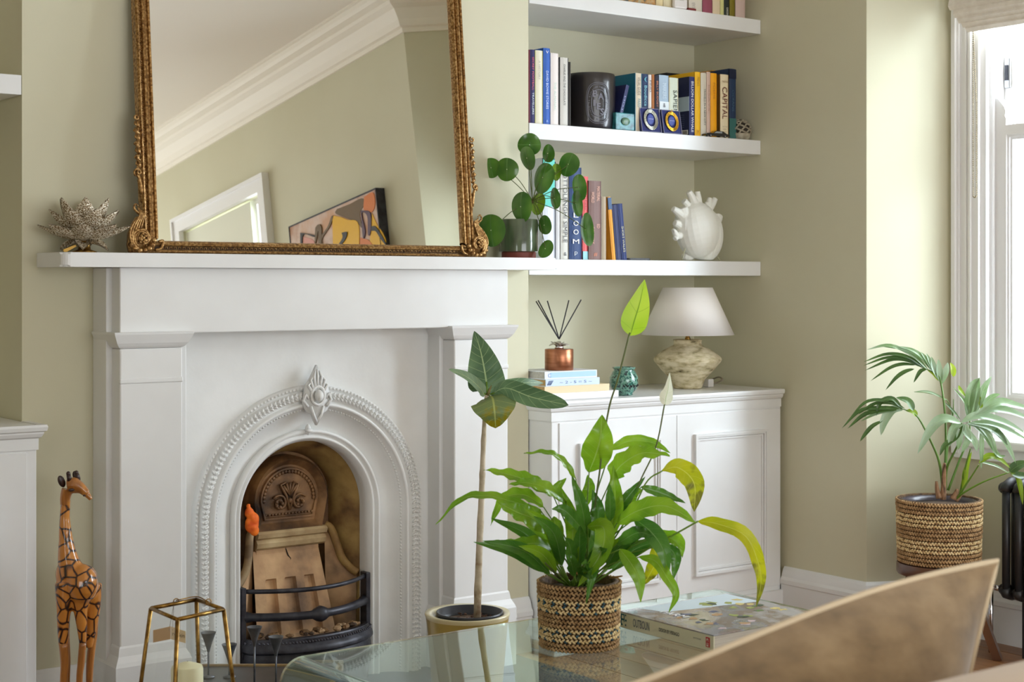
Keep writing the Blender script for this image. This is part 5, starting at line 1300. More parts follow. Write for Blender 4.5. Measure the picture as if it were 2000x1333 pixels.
def bend(sg, x_):
    out = []; inn = []
    for i in range(9):
        a = pi/2*i/8
        out.append((x_+sg*(BR-BR*cos(a)), TZ-BR+BR*sin(a))); inn.append((x_+sg*(BR-(BR-GT)*cos(a)), TZ-BR+(BR-GT)*sin(a)))
    return out, inn
oA, iA = bend(1, TX0); oB, iB = bend(-1, TX1)
outer = [(TX0, 0)]+oA+oB[::-1]+[(TX1, 0)]; inner = [(TX0+GT, 0)]+iA+iB[::-1]+[(TX1-GT, 0)]
mb = MB(); O0 = [mb.b.verts.new((a, TY0, b)) for a, b in outer]; O1 = [mb.b.verts.new((a, TY1, b)) for a, b in outer]
I0 = [mb.b.verts.new((a, TY0, b)) for a, b in inner]; I1 = [mb.b.verts.new((a, TY1, b)) for a, b in inner]
for i in range(len(outer)-1):
    for q4 in ((O0[i], O0[i+1], O1[i+1], O1[i]), (I0[i], I1[i], I1[i+1], I0[i+1]), (O0[i], I0[i], I0[i+1], O0[i+1]), (O1[i], O1[i+1], I1[i+1], I1[i])):
        f = mb.b.faces.new(q4); f.smooth = True
mb.b.faces.new((O0[0], O1[0], I1[0], I0[0])); mb.b.faces.new((O0[-1], I0[-1], I1[-1], O1[-1]))
build(mb, 'bent_glass', tg, ctb, sharp=35)
bpy.data.meshes[-1]
build(B(TX0+.02, TX1-.02, TY0+.08, TY1-.08, .12, .128, bev=.002), 'lower_glass_shelf', thinglass('shelf_glass', (.93, .97, .95)), ctb)

# ---- peace lily in a braided basket on the table
DL = 3.19
bl = atz(1131, 1261, TZ); BX, BY = bl.x, bl.y
s_l = FL/((bl-CAM).dot(FW)); zr_l = atd(1131, 1133, (bl-CAM).dot(FW)).z
DL = (bl-CAM).dot(FW)
tl_ = thing('peace_lily', 'peace lily with broad green leaves in a blue and tan basket on the glass table', 'potted plant', (BX, BY, TZ))
hb_ = zr_l-TZ
def pal1(i, k, s_):
    if i in (2, 3, 4): return 2 if (k+i) % 3 == 0 and s_ == (i % 2) else 1
    if i in (8, 9, 10): return 2 if (k+i*2) % 3 == 0 and s_ == (i % 2) else 1
    return 0
braided((BX, BY, TZ+.0005), 76/s_l, 80.5/s_l, hb_, 14, pal1, 'basket', tl_, 58)
build(MB().lathe((BX, BY, TZ+hb_-.018), [(76/s_l, 0), (0, .006)], 32), 'soil', SOIL, tl_)
build(MB().lathe((BX, BY, TZ+hb_-.02), [(73/s_l, 0), (73.5/s_l, .017), (71/s_l, .018), (70/s_l, 0)], 32, caps=False), 'liner', mat('liner_film', (70, 62, 70), .25), tl_, smooth=True)
LG = leafmat('lily_leaf', (112, 162, 30), (160, 196, 84), tr=.42, rough=.26, mid=(152, 194, 46), n_veins=10, veinw=.05)
LD = leafmat('lily_leaf_dark', (66, 118, 40), (116, 156, 84), tr=.3, rough=.22, mid=(96, 146, 52), n_veins=10, veinw=.05)
LY_ = leafmat('lily_leaf_yellow', (176, 184, 14), (206, 210, 80), tr=.5, rough=.4, mid=(206, 204, 26), n_veins=10, veinw=.05, patch=(120, 120, 30))
def Zl(p, d=0): return atd(930+p[0]/3.174, 780+p[1]/3.174, DL+d)
kl = DL/FL/3.174
base_l = lambda a, r=.03: V((BX+r*cos(a), BY+r*sin(a), TZ+hb_-.015))
rl_ = random.Random(21)
def lily(pts, W, m=None, ds=None, stem=True, **k):
    m = m or LG; ds = ds or [0, 0, 0, 0, 0, 0][:len(pts)]
    P = [Zl(p, d) for p, d in zip(pts, ds)]
    k.setdefault('fold', .28); k.setdefault('wave', .2); W *= 1.0; k.setdefault('a', .75); k.setdefault('pw', .85)
    leaf(tl_, P, W*kl, m, n=22, k=4, ph=rl_.random()*6, **k)
    if stem:
        b0 = base_l(rl_.uniform(0, 6.28), rl_.uniform(.005, .035)); mid_ = (b0+P[0])/2+(b0-P[0]).cross(UP)*0+V((0, 0, .015))
        build(MB().tube(catmull([b0, mid_, P[0]+(P[1]-P[0])*.02], 10), [.0021-.0009*i/10 for i in range(11)], 6), 'leaf_stalk', STALK, tl_, smooth=True)
lily([(700, 450), (740, 350), (770, 240), (780, 98)], 98, ds=[.02, 0, -.01, .0], wave=.14, fold=.15, a=.85, wn=4)
lily([(835, 500), (900, 410), (1030, 335), (1200, 350)], 76, ds=[0, -.01, -.03, -.05], nrm=(-FW.x, -FW.y, .9), fold=.1)
lily([(830, 315), (950, 262), (1090, 270), (1205, 335)], 38, ds=[.04, .04, .03, .02], m=LG)
lily([(620, 500), (540, 390), (440, 332), (295, 338)], 30, ds=[0, -.01, -.03, -.05], m=LG, nrm=(-FW.x, -FW.y, 1.2))
lily([(480, 600), (350, 520), (210, 470), (45, 438)], 52, ds=[0, 0, .02, .03], nrm=(-FW.x, -FW.y, 1.0))
lily([(560, 640), (450, 560), (320, 520), (205, 530)], 44, ds=[0, -.03, -.05, -.05], m=LG, nrm=(-FW.x, -FW.y, .8))
lily([(400, 690), (240, 640), (60, 600), (-95, 625), (-250, 778)], 34, ds=[0, -.02, -.04, -.05, -.06], nrm=(-FW.x, -FW.y, 1.2))
lily([(420, 670), (300, 595), (170, 620), (88, 785)], 46, ds=[.02, .02, .03, .04], nrm=(-FW.x, -FW.y, .9))
lily([(465, 835), (360, 745), (250, 700), (125, 635)], 68, ds=[0, -.03, -.05, -.06], m=LG, nrm=(-FW.x, -FW.y, .7), fold=.12)
lily([(475, 930), (380, 895), (240, 905), (97, 880)], 52, ds=[0, -.03, -.06, -.08], nrm=(-FW.x, -FW.y, .7), fold=.1)
lily([(690, 790), (790, 800), (770, 960), (630, 1165)], 62, ds=[-.03, -.07, -.1, -.1], wave=.05, fold=.35, a=.9)
lily([(770, 960), (730, 1060), (680, 1275)], 30, ds=[-.05, -.1, -.11], m=LD)
lily([(600, 800), (600, 900), (625, 1045)], 42, ds=[-.02, -.06, -.06], m=LG)
lily([(480, 730), (500, 840), (505, 1040)], 46, ds=[.0, -.02, -.03], m=LG)
lily([(870, 770), (1010, 690), (1180, 665), (1372, 770)], 72, ds=[-.02, -.05, -.07, -.08], m=LG, nrm=(-FW.x, -FW.y, .8), fold=.08, wave=.12)
lily([(1150, 445), (1250, 425), (1350, 520), (1352, 700)], 72, ds=[.0, .01, .0, -.01], m=LY_, nrm=(-FW.x, -FW.y, .4), fold=.1, a=1.1, wave=.08, stem=False)
build(MB().tube(catmull([base_l(.3, .02), Zl((960, 700)), Zl((1060, 510)), Zl((1155, 445))], 16), .0018, 6), 'leaf_stalk', STALK, tl_, smooth=True)
lily([(1372, 757), (1500, 775), (1670, 850), (1750, 1020), (1765, 1150), (1735, 1292)], 50, ds=[-.04, -.05, -.05, -.04, -.04, -.04], m=LY_, nrm=(-FW.x, -FW.y, .7), fold=.15, a=.7, wave=.1, stem=False)
build(MB().tube(catmull([base_l(.0, .03), Zl((1080, 920), -.02), Zl((1225, 842), -.03), Zl((1376, 757), -.04)], 16), .002, 6), 'leaf_stalk', STALK, tl_, smooth=True)
lily([(1020, 545), (1150, 585), (1300, 645)], 32, ds=[.02, .03, .04], m=LD)
lily([(980, 740), (1090, 830), (1160, 940), (1192, 1095)], 62, ds=[-.04, -.06, -.08, -.08], m=LD, wave=.05)
lily([(1090, 850), (1200, 860), (1285, 935)], 40, ds=[-.02, -.03, -.04])
lily([(1180, 900), (1235, 980), (1222, 1122)], 38, ds=[-.02, -.03, -.04], m=LD)
lily([(1180, 820), (1260, 880), (1278, 985)], 34, ds=[-.01, -.02, -.03], m=LG)
lily([(1100, 905), (1115, 1000), (1080, 1080), (1035, 1155)], 50, ds=[0, 0, 0, 0], m=LY_, nrm=(-FW.x, -FW.y, .1))
lily([(890, 930), (960, 1020), (1010, 1120), (1020, 1262)], 50, ds=[-.05, -.08, -.09, -.1], m=LG, wave=.06)
lily([(1010, 980), (1110, 1005), (1185, 1110), (1238, 1215), (1192, 1328)], 36, ds=[-.05, -.07, -.09, -.1, -.1], m=LG)
lily([(740, 900), (755, 700), (720, 560)], 46, m=LD); lily([(600, 950), (590, 740), (520, 540)], 46, m=LG)
lily([(820, 880), (860, 650), (850, 410)], 56, m=LG, ds=[0, -.02, -.02]); lily([(780, 880), (900, 660), (1050, 480)], 40, m=LD)
lily([(680, 900), (660, 690), (590, 470)], 44, m=LD, ds=[0, -.03, -.04]); lily([(700, 860), (560, 700), (470, 680)], 40, m=LD, ds=[-.02, -.05, -.06])
lily([(870, 900), (1000, 830), (1100, 850)], 44, m=LD, ds=[-.03, -.06, -.08]); lily([(880, 760), (960, 600), (1030, 560)], 46, m=LG, ds=[.02, .02, .02])
lily([(830, 760), (830, 640), (825, 520)], 34, m=LD, ds=[-.04, -.06, -.07]); lily([(640, 700), (700, 560), (690, 470)], 40, m=LG, ds=[.03, .03, .04])
lily([(540, 640), (500, 560), (560, 490)], 34, m=LG, ds=[.03, .03, .04])
for i in range(24):
    a = rl_.uniform(0, 2*pi); el = rl_.uniform(.5, 1.3); L_ = rl_.uniform(.09, .17)
    d = V((cos(a)*cos(el), sin(a)*cos(el), sin(el))); p0 = base_l(a, .03)+d*.05
    P = [p0, p0+d*L_*.5, p0+d*L_*.9+V((cos(a), sin(a), -.4))*L_*.25]
    leaf(tl_, P, rl_.uniform(.012, .018), rl_.choice((LG, LD, LD)), n=14, k=3, wave=.1, fold=.3, ph=i)
    build(MB().tube([base_l(a, .02), p0], .0018, 6), 'leaf_stalk', STALK, tl_, smooth=True)
# flower stalks and spathes
def stalk(pts, r=.0019): build(MB().tube(catmull(pts, 24), r, 8), 'flower_stalk', DSTALK, tl_, smooth=True)
A = lambda u, v, d=0: atd(u, v, DL+d)
stalk([base_l(1, .01), A(1160, 1000), A(1186, 815), A(1207, 740), A(1230, 650)])
stalk([base_l(2, .01), A(1215, 1010), A(1255, 930), A(1282, 870), A(1298, 790)], .0015)
sp1 = leafmat('lime_spathe', (166, 206, 44), (120, 160, 40), tr=.5, rough=.4, mid=(190, 218, 70), n_veins=3, veinw=.03)
sp2 = leafmat('white_spathe', (232, 234, 212), (190, 206, 150), tr=.45, rough=.5, mid=(240, 240, 226), n_veins=3, veinw=.03)
leaf(tl_, [A(1231, 656), A(1238, 630), A(1250, 590), A(1259, 546)], 27*DL/FL, sp1, name='spathe', n=24, k=5, fold=.35, a=.72, pw=.9, label='lime green spathe')
leaf(tl_, [A(1299, 792), A(1301, 775), A(1305, 760), A(1308, 728)], 14*DL/FL, sp2, name='spathe', n=20, k=5, fold=.6, a=.62, label='white spathe')
for q2, (a, b) in enumerate((((640, 1090), (590, 1060)), ((830, 1110), (905, 1098)), ((520, 1110), (405, 995)))):
    build(MB().tube([Zl((a[0], a[1]), -.04), Zl(b, -.07)], [.0028, .0016], 6), 'cut_stub', mat('dry_stub', (166, 120, 66), .7) if q2 < 2 else DSTALK, tl_)

# ---- palm in a braided basket on a wooden stool
KX, KY, KR = 3.98, -.79, .130
kc = V((KX, KY, 0)); DK = (kc-CAM).dot(FW); kz_ = lambda v: CAM.z+(554-v)*DK/FL
zt_, zb_ = kz_(974), kz_(1098)
tk = thing('kentia_palm', 'palm with feathery arching fronds in a striped braided basket on a stool by the window', 'potted plant', (KX, KY, zb_))
def pal2(i, k, s_): return 1 if i in (3, 4, 5, 9, 10, 11) and ((k*7+i*3+s_) % 5) else 0
braided((KX, KY, zb_+.001), KR*.96, KR, zt_-zb_, 15, pal2, 'basket', tk, 84)
build(MB().lathe((KX, KY, zt_-.022), [(KR-.008, 0), (0, .004)], 32), 'soil', SOIL, tk)
build(MB().lathe((KX, KY, zt_-.026), [(KR-.010, 0), (KR-.011, .02), (KR-.016, .021), (KR-.02, 0)], 32, caps=False), 'liner', mat('liner_film', (70, 62, 70), .25), tk, smooth=True)
st_ = thing('plant_stool', 'dark round topped wooden stool with splayed legs under the palm', 'stool', (KX, KY, 0))
STM = mat('dark_stool_wood', (112, 72, 44), .35, c2=(74, 42, 26), scale=10, stretch=(1, 1, .3), contrast=(.3, .7), bump=.1, bscale=30, coat=.3)
build(MB().lathe((KX, KY, zb_-.036), [(KR*.97, 0), (KR*1.0, .006), (KR*1.0, .03), (KR*.98, .035), (0, .035)], 40), 'seat', STM, st_, smooth=True, sharp=40)
for k in range(4):
    a = radians(-58)+k*pi/2+.0; d = V((cos(a), sin(a), 0)); t = V((-sin(a), cos(a), 0))
    top = kc+d*KR*.62+V((0, 0, zb_-.034)); bot = kc+d*KR*1.35+V((0, 0, .003))
    bot.x = min(bot.x, XW-.05)
    mb = MB(); rows = []
    for p_, w_ in ((bot, .021), (top, .026)): rows.append([p_+t*w_*sx+d*.013*sy for sx, sy in ((-1, -1), (1, -1), (1, 1), (-1, 1))])
    R = mb.grid(rows, close=True); mb.cap(R[0][::-1]); mb.cap(R[1])
    for f in mb.b.faces: f.smooth = False
    build(mb, 'leg', STM, st_)
KL = leafmat('palm_leaflet', (126, 158, 104), (170, 192, 150), tr=.25, rough=.28, mid=(168, 190, 160), n_veins=1, veinw=.02)
KD = leafmat('palm_leaflet_dark', (66, 96, 46), (110, 140, 80), tr=.25, rough=.34, mid=(88, 122, 58), n_veins=1, veinw=.02)
KB = leafmat('palm_leaflet_bright', (134, 166, 30), (180, 200, 80), tr=.45, rough=.4, mid=(168, 190, 50), n_veins=1, veinw=.02)
def Zk(p, d=0): return atd(1630+p[0]/3.92, 660+p[1]/3.92, DK+d)
kk = DK/FL/3.92
def fl_(pts, W, m=KL, ds=None, d=0):
    n_ = len(pts); ds = ds or [d]*n_
    leaf(tk, [Zk(p, e) for p, e in zip(pts, ds)], W*kk*1.3, m, name='leaflet', n=14, k=2, fold=.35, a=.8, pw=.7, nrm=(-FW.x, -FW.y, .9))
def fst(pts, r0, r1, m, ds=None, name='frond_stem'):
    P = catmull([Zk(p, e) for p, e in zip(pts, ds or [0]*len(pts))], 20); build(MB().tube(P, [r0+(r1-r0)*i/20 for i in range(21)], 8), name, m, tk, smooth=True)
KS = mat('palm_stem_green', (92, 130, 50), .4)
fst([(835, 1150), (850, 900), (848, 620), (815, 350), (780, 280), (690, 235), (600, 200)], .0045, .0012, KS, [0, 0, 0, 0, 0, 0, 0])
for pts, W, m in (([(815, 355), (850, 260), (868, 190)], 20, KL), ([(810, 345), (800, 250), (795, 165)], 20, KL), ([(800, 325), (760, 230), (740, 145)], 20, KL), ([(780, 290), (720, 190), (660, 110)], 18, KL),
                  ([(800, 330), (760, 280), (712, 250)], 18, KB), ([(750, 260), (660, 150), (540, 90), (360, 68)], 18, KL), ([(720, 250), (600, 140), (420, 62), (248, 92)], 16, KL), ([(700, 240), (560, 150), (400, 128), (222, 186)], 14, KD),
                  ([(680, 230), (560, 165), (400, 155), (222, 214)], 13, KD), ([(660, 225), (560, 178), (430, 172), (232, 252)], 15, KD), ([(620, 210), (520, 205), (420, 235), (275, 332)], 13, KD), ([(610, 240), (540, 262), (470, 310), (390, 402)], 14, KD), ([(700, 245), (655, 262), (605, 345)], 13, KD), ([(740, 250), (690, 170), (600, 100), (480, 66)], 17, KL), ([(770, 270), (740, 200), (700, 120)], 16, KL)):
    fl_(pts, W, m)
fst([(830, 1160), (800, 950), (735, 790), (640, 612), (560, 560), (505, 545)], .0045, .0012, KS, [0, -.01, -.02, -.03, -.03, -.03])
for pts, W, m in (([(630, 605), (600, 570), (545, 560)], 20, KB), ([(605, 560), (560, 490), (470, 460)], 26, KD), ([(520, 545), (440, 505), (300, 510), (180, 590)], 14, KD), ([(500, 545), (380, 540), (200, 560), (55, 695)], 15, KD),
                  ([(500, 550), (380, 555), (230, 590), (100, 697)], 18, KD), ([(520, 545), (440, 470), (350, 500), (320, 600)], 18, KD), ([(530, 548), (440, 560), (380, 640), (355, 748)], 30, KL), ([(370, 635), (290, 680), (235, 740), (195, 795)], 14, KD), ([(490, 550), (330, 580), (200, 640)], 12, KL), ([(540, 545), (420, 490), (250, 490), (120, 610)], 13, KD)):
    fl_(pts, W, m, d=-.03)
fst([(850, 1170), (860, 1000), (930, 850), (1000, 700), (970, 655)], .0042, .002, KS, [0, -.02, -.05, -.08, -.1])
for pts, W, m in (([(970, 655), (840, 625), (740, 700), (635, 890)], 34, KL), ([(985, 660), (920, 690), (890, 760), (880, 835)], 24, KL), ([(990, 660), (960, 720), (955, 790), (945, 860)], 22, KL), ([(1000, 660), (1010, 730), (1070, 800), (1090, 870)], 28, KL),
                  ([(1010, 660), (1120, 690), (1200, 790), (1245, 935)], 24, KL), ([(1020, 655), (1180, 690), (1300, 790), (1388, 962)], 28, KL), ([(1030, 660), (1150, 680), (1260, 740), (1325, 825)], 26, KD), ([(970, 650), (1100, 600), (1300, 650), (1470, 740)], 28, KL),
                  ([(1040, 650), (1200, 660), (1350, 720), (1500, 800)], 22, KL), ([(1060, 600), (1200, 550), (1350, 570), (1520, 640)], 30, KL), ([(1100, 580), (1250, 500), (1380, 520), (1530, 560)], 30, KL), ([(980, 660), (930, 760), (840, 830), (805, 905)], 18, KD), ([(1000, 665), (1020, 760), (1000, 830), (970, 880)], 20, KL),
                  ([(1120, 720), (1125, 830), (1122, 1005)], 15, KL), ([(1050, 665), (1140, 740), (1250, 900), (1310, 905)], 18, KL)):
    fl_(pts, W, m, d=-.1)
fst([(870, 1170), (960, 930), (1030, 760), (1035, 600)], .004, .002, KS, [0, 0, .02, .03])
for pts, W, m in (([(1020, 610), (1030, 480), (1060, 370), (1110, 310)], 30, KL), ([(1050, 600), (1070, 480), (1085, 380), (1108, 305)], 28, KL), ([(1080, 570), (1120, 460), (1150, 380), (1203, 295)], 24, KL), ([(1120, 560), (1170, 490), (1220, 450), (1268, 432)], 20, KL), ([(1130, 570), (1110, 480), (1095, 430)], 14, KB), ([(1030, 600), (1000, 500), (905, 380)], 12, KL), ([(1000, 450), (960, 400), (950, 365)], 14, KB), ([(910, 300), (905, 240), (885, 190)], 18, KB)):
    fl_(pts, W, m, d=.02)
fst([(840, 1160), (870, 800), (905, 600), (910, 470)], .003, .0012, KS, [0, .02, .03, .03]); fst([(905, 600), (860, 480), (740, 430), (610, 415)], .0016, .0008, KS, [.03, .03, .02, .02])
fl_([(860, 480), (760, 430), (690, 412), (610, 415)], 9, KL); fl_([(845, 500), (905, 560), (965, 630)], 9, KD)
fst([(930, 1235), (1000, 1180), (1150, 1100), (1340, 1030)], .004, .0018, STALK, [-.02, -.05, -.08, -.1])
fst([(940, 1235), (990, 1150), (1050, 1060), (1105, 975)], .004, .002, STALK, [-.02, -.04, -.06, -.08]); fst([(960, 1200), (1000, 1000), (1040, 850)], .0035, .002, STALK, [-.0, -.03, -.05])
fl_([(1000, 1150), (1010, 1000), (1050, 870)], 14, KB, d=-.03); fl_([(980, 1170), (990, 1040), (1020, 950)], 10, KB, d=-.02)
for pts, W, m in (([(1340, 1030), (1400, 985), (1490, 950)], 32, KD), ([(1345, 1040), (1420, 1060), (1500, 1050)], 26, KD), ([(1345, 1030), (1400, 1080), (1425, 1170), (1440, 1280)], 18, KB), ([(1105, 960), (1180, 910), (1260, 930), (1345, 1000)], 22, KB), ([(1110, 950), (1230, 980), (1340, 1040)], 10, KL)):
    fl_(pts, W, m, d=-.1)
FIB = mat('palm_fibre', (136, 96, 66), .85, c2=[(70, 46, 32), (166, 128, 96)], scale=50, stretch=(3, 3, .5), bump=.8, bscale=80)
for pts, r in (([(800, 1230), (785, 1160), (780, 1100)], .008), ([(830, 1240), (835, 1130), (840, 1000), (842, 960)], .008), ([(905, 1240), (930, 1190), (940, 1160)], .009), ([(930, 1250), (960, 1215), (985, 1185)], .006)):
    P = catmull([Zk(p, -.02) for p in pts], 8); build(MB().tube(P, [r*(1.2-.7*i/8) for i in range(9)], 10), 'fibre_sheath', FIB, tk, smooth=True)

# ================================================================ radiator
rd = thing('column_radiator', 'anthracite column radiator cut off at the right edge below the window', 'radiator', (4.16, -1.25, .1))
rx = 4.165
zt_, zb_ = .535, .195
for k in range(11):
    yy = -.935-k*.046; mb = MB()
    for xx in (rx-.045, rx, rx+.045): mb.tube([(xx, yy, zb_+.01), (xx, yy, zt_-.01)], .0125, 10)
    mb.tube([(rx-.052, yy, zt_-.02), (rx-.045, yy, zt_-.004), (rx-.02, yy, zt_+.006), (rx+.02, yy, zt_+.006), (rx+.045, yy, zt_-.004), (rx+.052, yy, zt_-.02)], .017, 10)
    mb.tube([(rx-.052, yy, zb_+.02), (rx-.045, yy, zb_+.004), (rx-.02, yy, zb_-.004), (rx+.02, yy, zb_-.004), (rx+.045, yy, zb_+.004), (rx+.052, yy, zb_+.02)], .017, 10)
    build(mb, 'radiator_section', RAD, rd, smooth=True)
for z_ in (zt_-.012, zb_+.012):
    build(MB().tube([(rx-.03, -.905, z_), (rx-.03, -.912, z_), (rx-.03, -.935, z_)], [.014, .018, .018], 14), 'end_cap', RAD, rd, smooth=True)
build(MB().tube([(rx-.03, -.905, zb_+.012), (rx-.03, -.865, zb_+.012)], .009, 12).tube([(rx-.03, -.868, .0), (rx-.03, -.868, zb_+.03)], .008, 12).tube([(rx-.03, -.868, zb_+.03), (rx-.03, -.868, zb_+.075)], .014, 14), 'valve', mat('chrome', (220, 220, 224), .1, 1), rd, smooth=True)
for k in (1, 9): build(MB().box(rx-.02, rx+.02, -.94-k*.046, -.928-k*.046, 0, zb_, bev=.002), 'foot', RAD, rd)

# ================================================================ coffee-table book
c0, c1, c2_ = atz(1217, 1194, .455), atz(1395, 1241, .455), atz(1590, 1200, .455)
dpt = c0.y-c1.y; x0 = c1.x-.002; x1 = x0+.325; y0 = c1.y; y1 = y0+.29; z0, z1 = TZ+.0005, .455
cb_ = thing('coffee_table_book', 'large hardback book with a garden photograph cover lying on the glass table', 'book', ((x0+x1)/2, (y0+y1)/2, TZ))
spm = bookmat((224, 220, 196)); cov = mat('garden_cover', (196, 198, 204), .08, c2=[(70, 66, 74), (150, 150, 128), (168, 172, 184), (150, 130, 124), (206, 208, 216)], scale=11, contrast=(.25, .75), detail=7, coat=1)
build(MB().box(x0, x1, y0, y1, z1-.003, z1, bev=.0008), 'front_cover', cov, cb_)
build(MB().box(x0, x1, y0, y1, z0, z0+.003, bev=.0008), 'back_cover', spm, cb_)
build(B(x0, x0+.003, y0, y1, z0+.003, z1-.003), 'spine', spm, cb_)
build(B(x0+.003, x1-.005, y0+.003, y1-.004, z0+.003, z1-.003), 'pages', mat('page_block', (214, 206, 196), .7, c2=(196, 186, 176), scale=40, stretch=(.2, .2, 14)), cb_)
zc_ = (z0+z1)/2; X_ = (0, -1, 0); Y_ = (0, 0, 1)
def sy(f): return y1-(y1-y0)*f
text('OUTBOUN', cb_, ink((120, 124, 126)), (x0-.0006, sy(.25), zc_), X_, Y_, w=.052, h=.018, name='spine_lettering', bold=.02)
text('DESIGN BY PERIAGO', cb_, ink((50, 50, 54)), (x0-.0006, sy(.55), zc_), X_, Y_, w=.062, h=.0075, name='spine_lettering', bold=.01)
text('EDITIONS', cb_, ink((80, 80, 84)), (x0-.0006, sy(.84), zc_+.002), X_, Y_, w=.022, h=.003, name='spine_lettering')
build(B(x0-.0006, x0, sy(.965), sy(.925), zc_-.010, zc_+.010), 'red_emblem', ink((196, 60, 66)), cb_); text('E3', cb_, ink((236, 230, 220)), (x0-.0012, sy(.945), zc_), Y_, (0, 1, 0), w=.016, h=.006)
for (f0, f1, a, b) in ((.02, .03, -.012, .013), (.03, .06, -.001, .003), (.03, .055, .010, .013), (.055, .062, -.004, .013), (.07, .085, -.002, .002), (.07, .08, -.012, -.008), (.03, .04, -.012, -.008), (.07, .08, .009, .013)):
    build(B(x0-.0006, x0, sy(f1), sy(f0), zc_+a, zc_+b), 'teal_emblem', ink((36, 96, 110)), cb_)
text('FARM', cb_, ink((232, 232, 236)), (x0+.07, y1-.10, z1+.0002), (0, -1, 0), (1, 0, 0), w=.075, h=.022, name='cover_title', bold=.02)
rr = random.Random(8)
GR = [ink(c) for c in ((96, 120, 60), (150, 160, 84), (60, 74, 48), (176, 140, 96), (206, 190, 120), (90, 96, 120), (196, 176, 180))]
for i in range(46):
    f = rr.random(); xx = x0+.05+f*(.24); yy = y0+.03+rr.random()*(y1-y0-.08); 
    if yy > y1-.10 and xx < x0+.16: continue
    P = [(xx+rr.uniform(.004, .018)*cos(k*pi/4), yy+rr.uniform(.004, .016)*sin(k*pi/4)) for k in range(8)]
    m = GR[rr.choice((0, 1, 2, 4) if f > .45 else (2, 3, 5, 6))]
    mb = MB(); mb.ngon([(a, b, z1+.0002+.000004*i) for a, b in P]); build(mb, 'printed_shape', m, cb_)
mb = MB(); mb.ngon([(x0+.17, y1-.006, z1+.00015), (x0+.05, y1-.006, z1+.00015), (x0+.07, y1-.07, z1+.00015), (x0+.19, y1-.09, z1+.00015), (x1-.01, y1-.11, z1+.00015), (x1-.01, y1-.006, z1+.00015)]); build(mb, 'printed_sky', ink((206, 222, 232)), cb_)

# ================================================================ low slate table, candle holders, lantern
ox = atz(487, 1293, .25)
er = RT; ef = FW
lt0 = atz(386, 1297, .25); st2 = thing('low_slate_table', 'low dark slate topped table with a wooden edge before the grate', 'table', (ox.x, ox.y-.2, 0))
def LT(a, b, z): return V((lt0.x, lt0.y, 0))+er*a-ef*b+UP*z
def obox(a0, a1, b0, b1, z0, z1, m, name, par, bev=.0):
    mb = MB(); vs = [mb.b.verts.new(LT(a, b, z)) for a in (a0, a1) for b in (b0, b1) for z in (z0, z1)]
    for q4 in ((0, 1, 3, 2), (4, 6, 7, 5), (0, 4, 5, 1), (2, 3, 7, 6), (0, 2, 6, 4), (1, 5, 7, 3)): mb.b.faces.new([vs[i] for i in q4])
    if bev: bmesh.ops.bevel(mb.b, geom=mb.b.edges[:], offset=bev, segments=2, affect='EDGES')
    return build(mb, name, m, par)
WE = mat('pale_wood_edge', (170, 146, 104), .4, c2=(146, 120, 80), scale=12)
obox(.012, .338, .012, .348, .232, .246, mat('dark_slate_top', (72, 72, 70), .35, c2=(52, 52, 52), scale=8), 'slate_top', st2)
for a in ((0, .35, 0, .012), (0, .35, .348, .36), (0, .012, .012, .348), (.338, .35, .012, .348)): obox(a[0], a[1], a[2], a[3], .225, .25, WE, 'wood_edge', st2, .002)
for a in (0.002, .323):
    for b in (.002, .333): obox(a, a+.025, b, b+.025, 0, .225, WE, 'leg', st2, .002)
def candle_holder(u, v, d, lab):
    c = atd(u, v, d); zt_ = c.z; s_ = d/FL; b = .2465
    t = thing('candle_holder', lab, 'candle holder', (c.x, c.y, b), 'zinc funnel candle holders')
    build(MB().lathe((c.x, c.y, zt_), [(2.6*s_, -38*s_), (4*s_, -31*s_), (9.5*s_, -14*s_), (14.5*s_, -1*s_), (15*s_, 0), (13.6*s_, -.6*s_), (11*s_, -6*s_), (0, -12*s_)], 28), 'cup', ZINC, t, smooth=True, sharp=60)
    build(MB().tube([(c.x, c.y, b+.004), (c.x, c.y, zt_-36*s_)], .0022, 10), 'stem', ZINC, t, smooth=True)
    build(MB().lathe((c.x, c.y, b), [(.014, 0), (.015, .002), (.006, .005), (0, .006)], 28), 'foot', ZINC, t, smooth=True)
candle_holder(407, 1236, 3.62, 'zinc funnel candle holder seen between the lantern posts')
candle_holder(448, 1259, 3.62, 'zinc funnel candle holder behind the right post of the lantern')
candle_holder(497, 1225, 3.50, 'tallest zinc funnel candle holder in front of the grate')
candle_holder(539, 1244, 3.55, 'rightmost zinc funnel candle holder, touching the corner of the glass table in view')
# lantern on a small glass side table
DN = 3.05
def LP(u, v, d=0): return atd(u, v, DN+d)
T = [LP(294.5, 1189, .0), LP(346.5, 1209, -.075), LP(436.5, 1191, .005), LP(383.5, 1172, .08)]
zt_ = sum(p.z for p in T)/4; cc = sum(T, V())/4
T = [atz(294.5, 1189, zt_), atz(346.5, 1211, zt_), atz(436.5, 1191, zt_), atz(383.5, 1172, zt_)]; cc = sum(T, V())/4
cc.z = zt_; zb_ = zt_-.225
Bt = [cc+(p-cc)*1.42+V((0, 0, -.225)) for p in T]
ln_ = thing('glass_lantern', 'brass edged tapered glass lantern with a paper tag and a candle inside', 'lantern', (cc.x, cc.y, zb_))
def bar(a, b, r=.0042, nm='brass_bar'): build(MB().tube([a, b], r, 4), nm, BRASS, ln_)
for i in range(4):
    j = (i+1) % 4; bar(T[i], T[j]); bar(Bt[i], Bt[j]); bar(T[i], Bt[i])
    mb = MB(); mb.ngon([T[i], T[j], Bt[j], Bt[i]]); build(mb, 'glass_pane', thinglass('lantern_glass', (.97, .985, .98)), ln_)
mb = MB(); mb.ngon(Bt); build(mb, 'base_plate', BRASS, ln_)
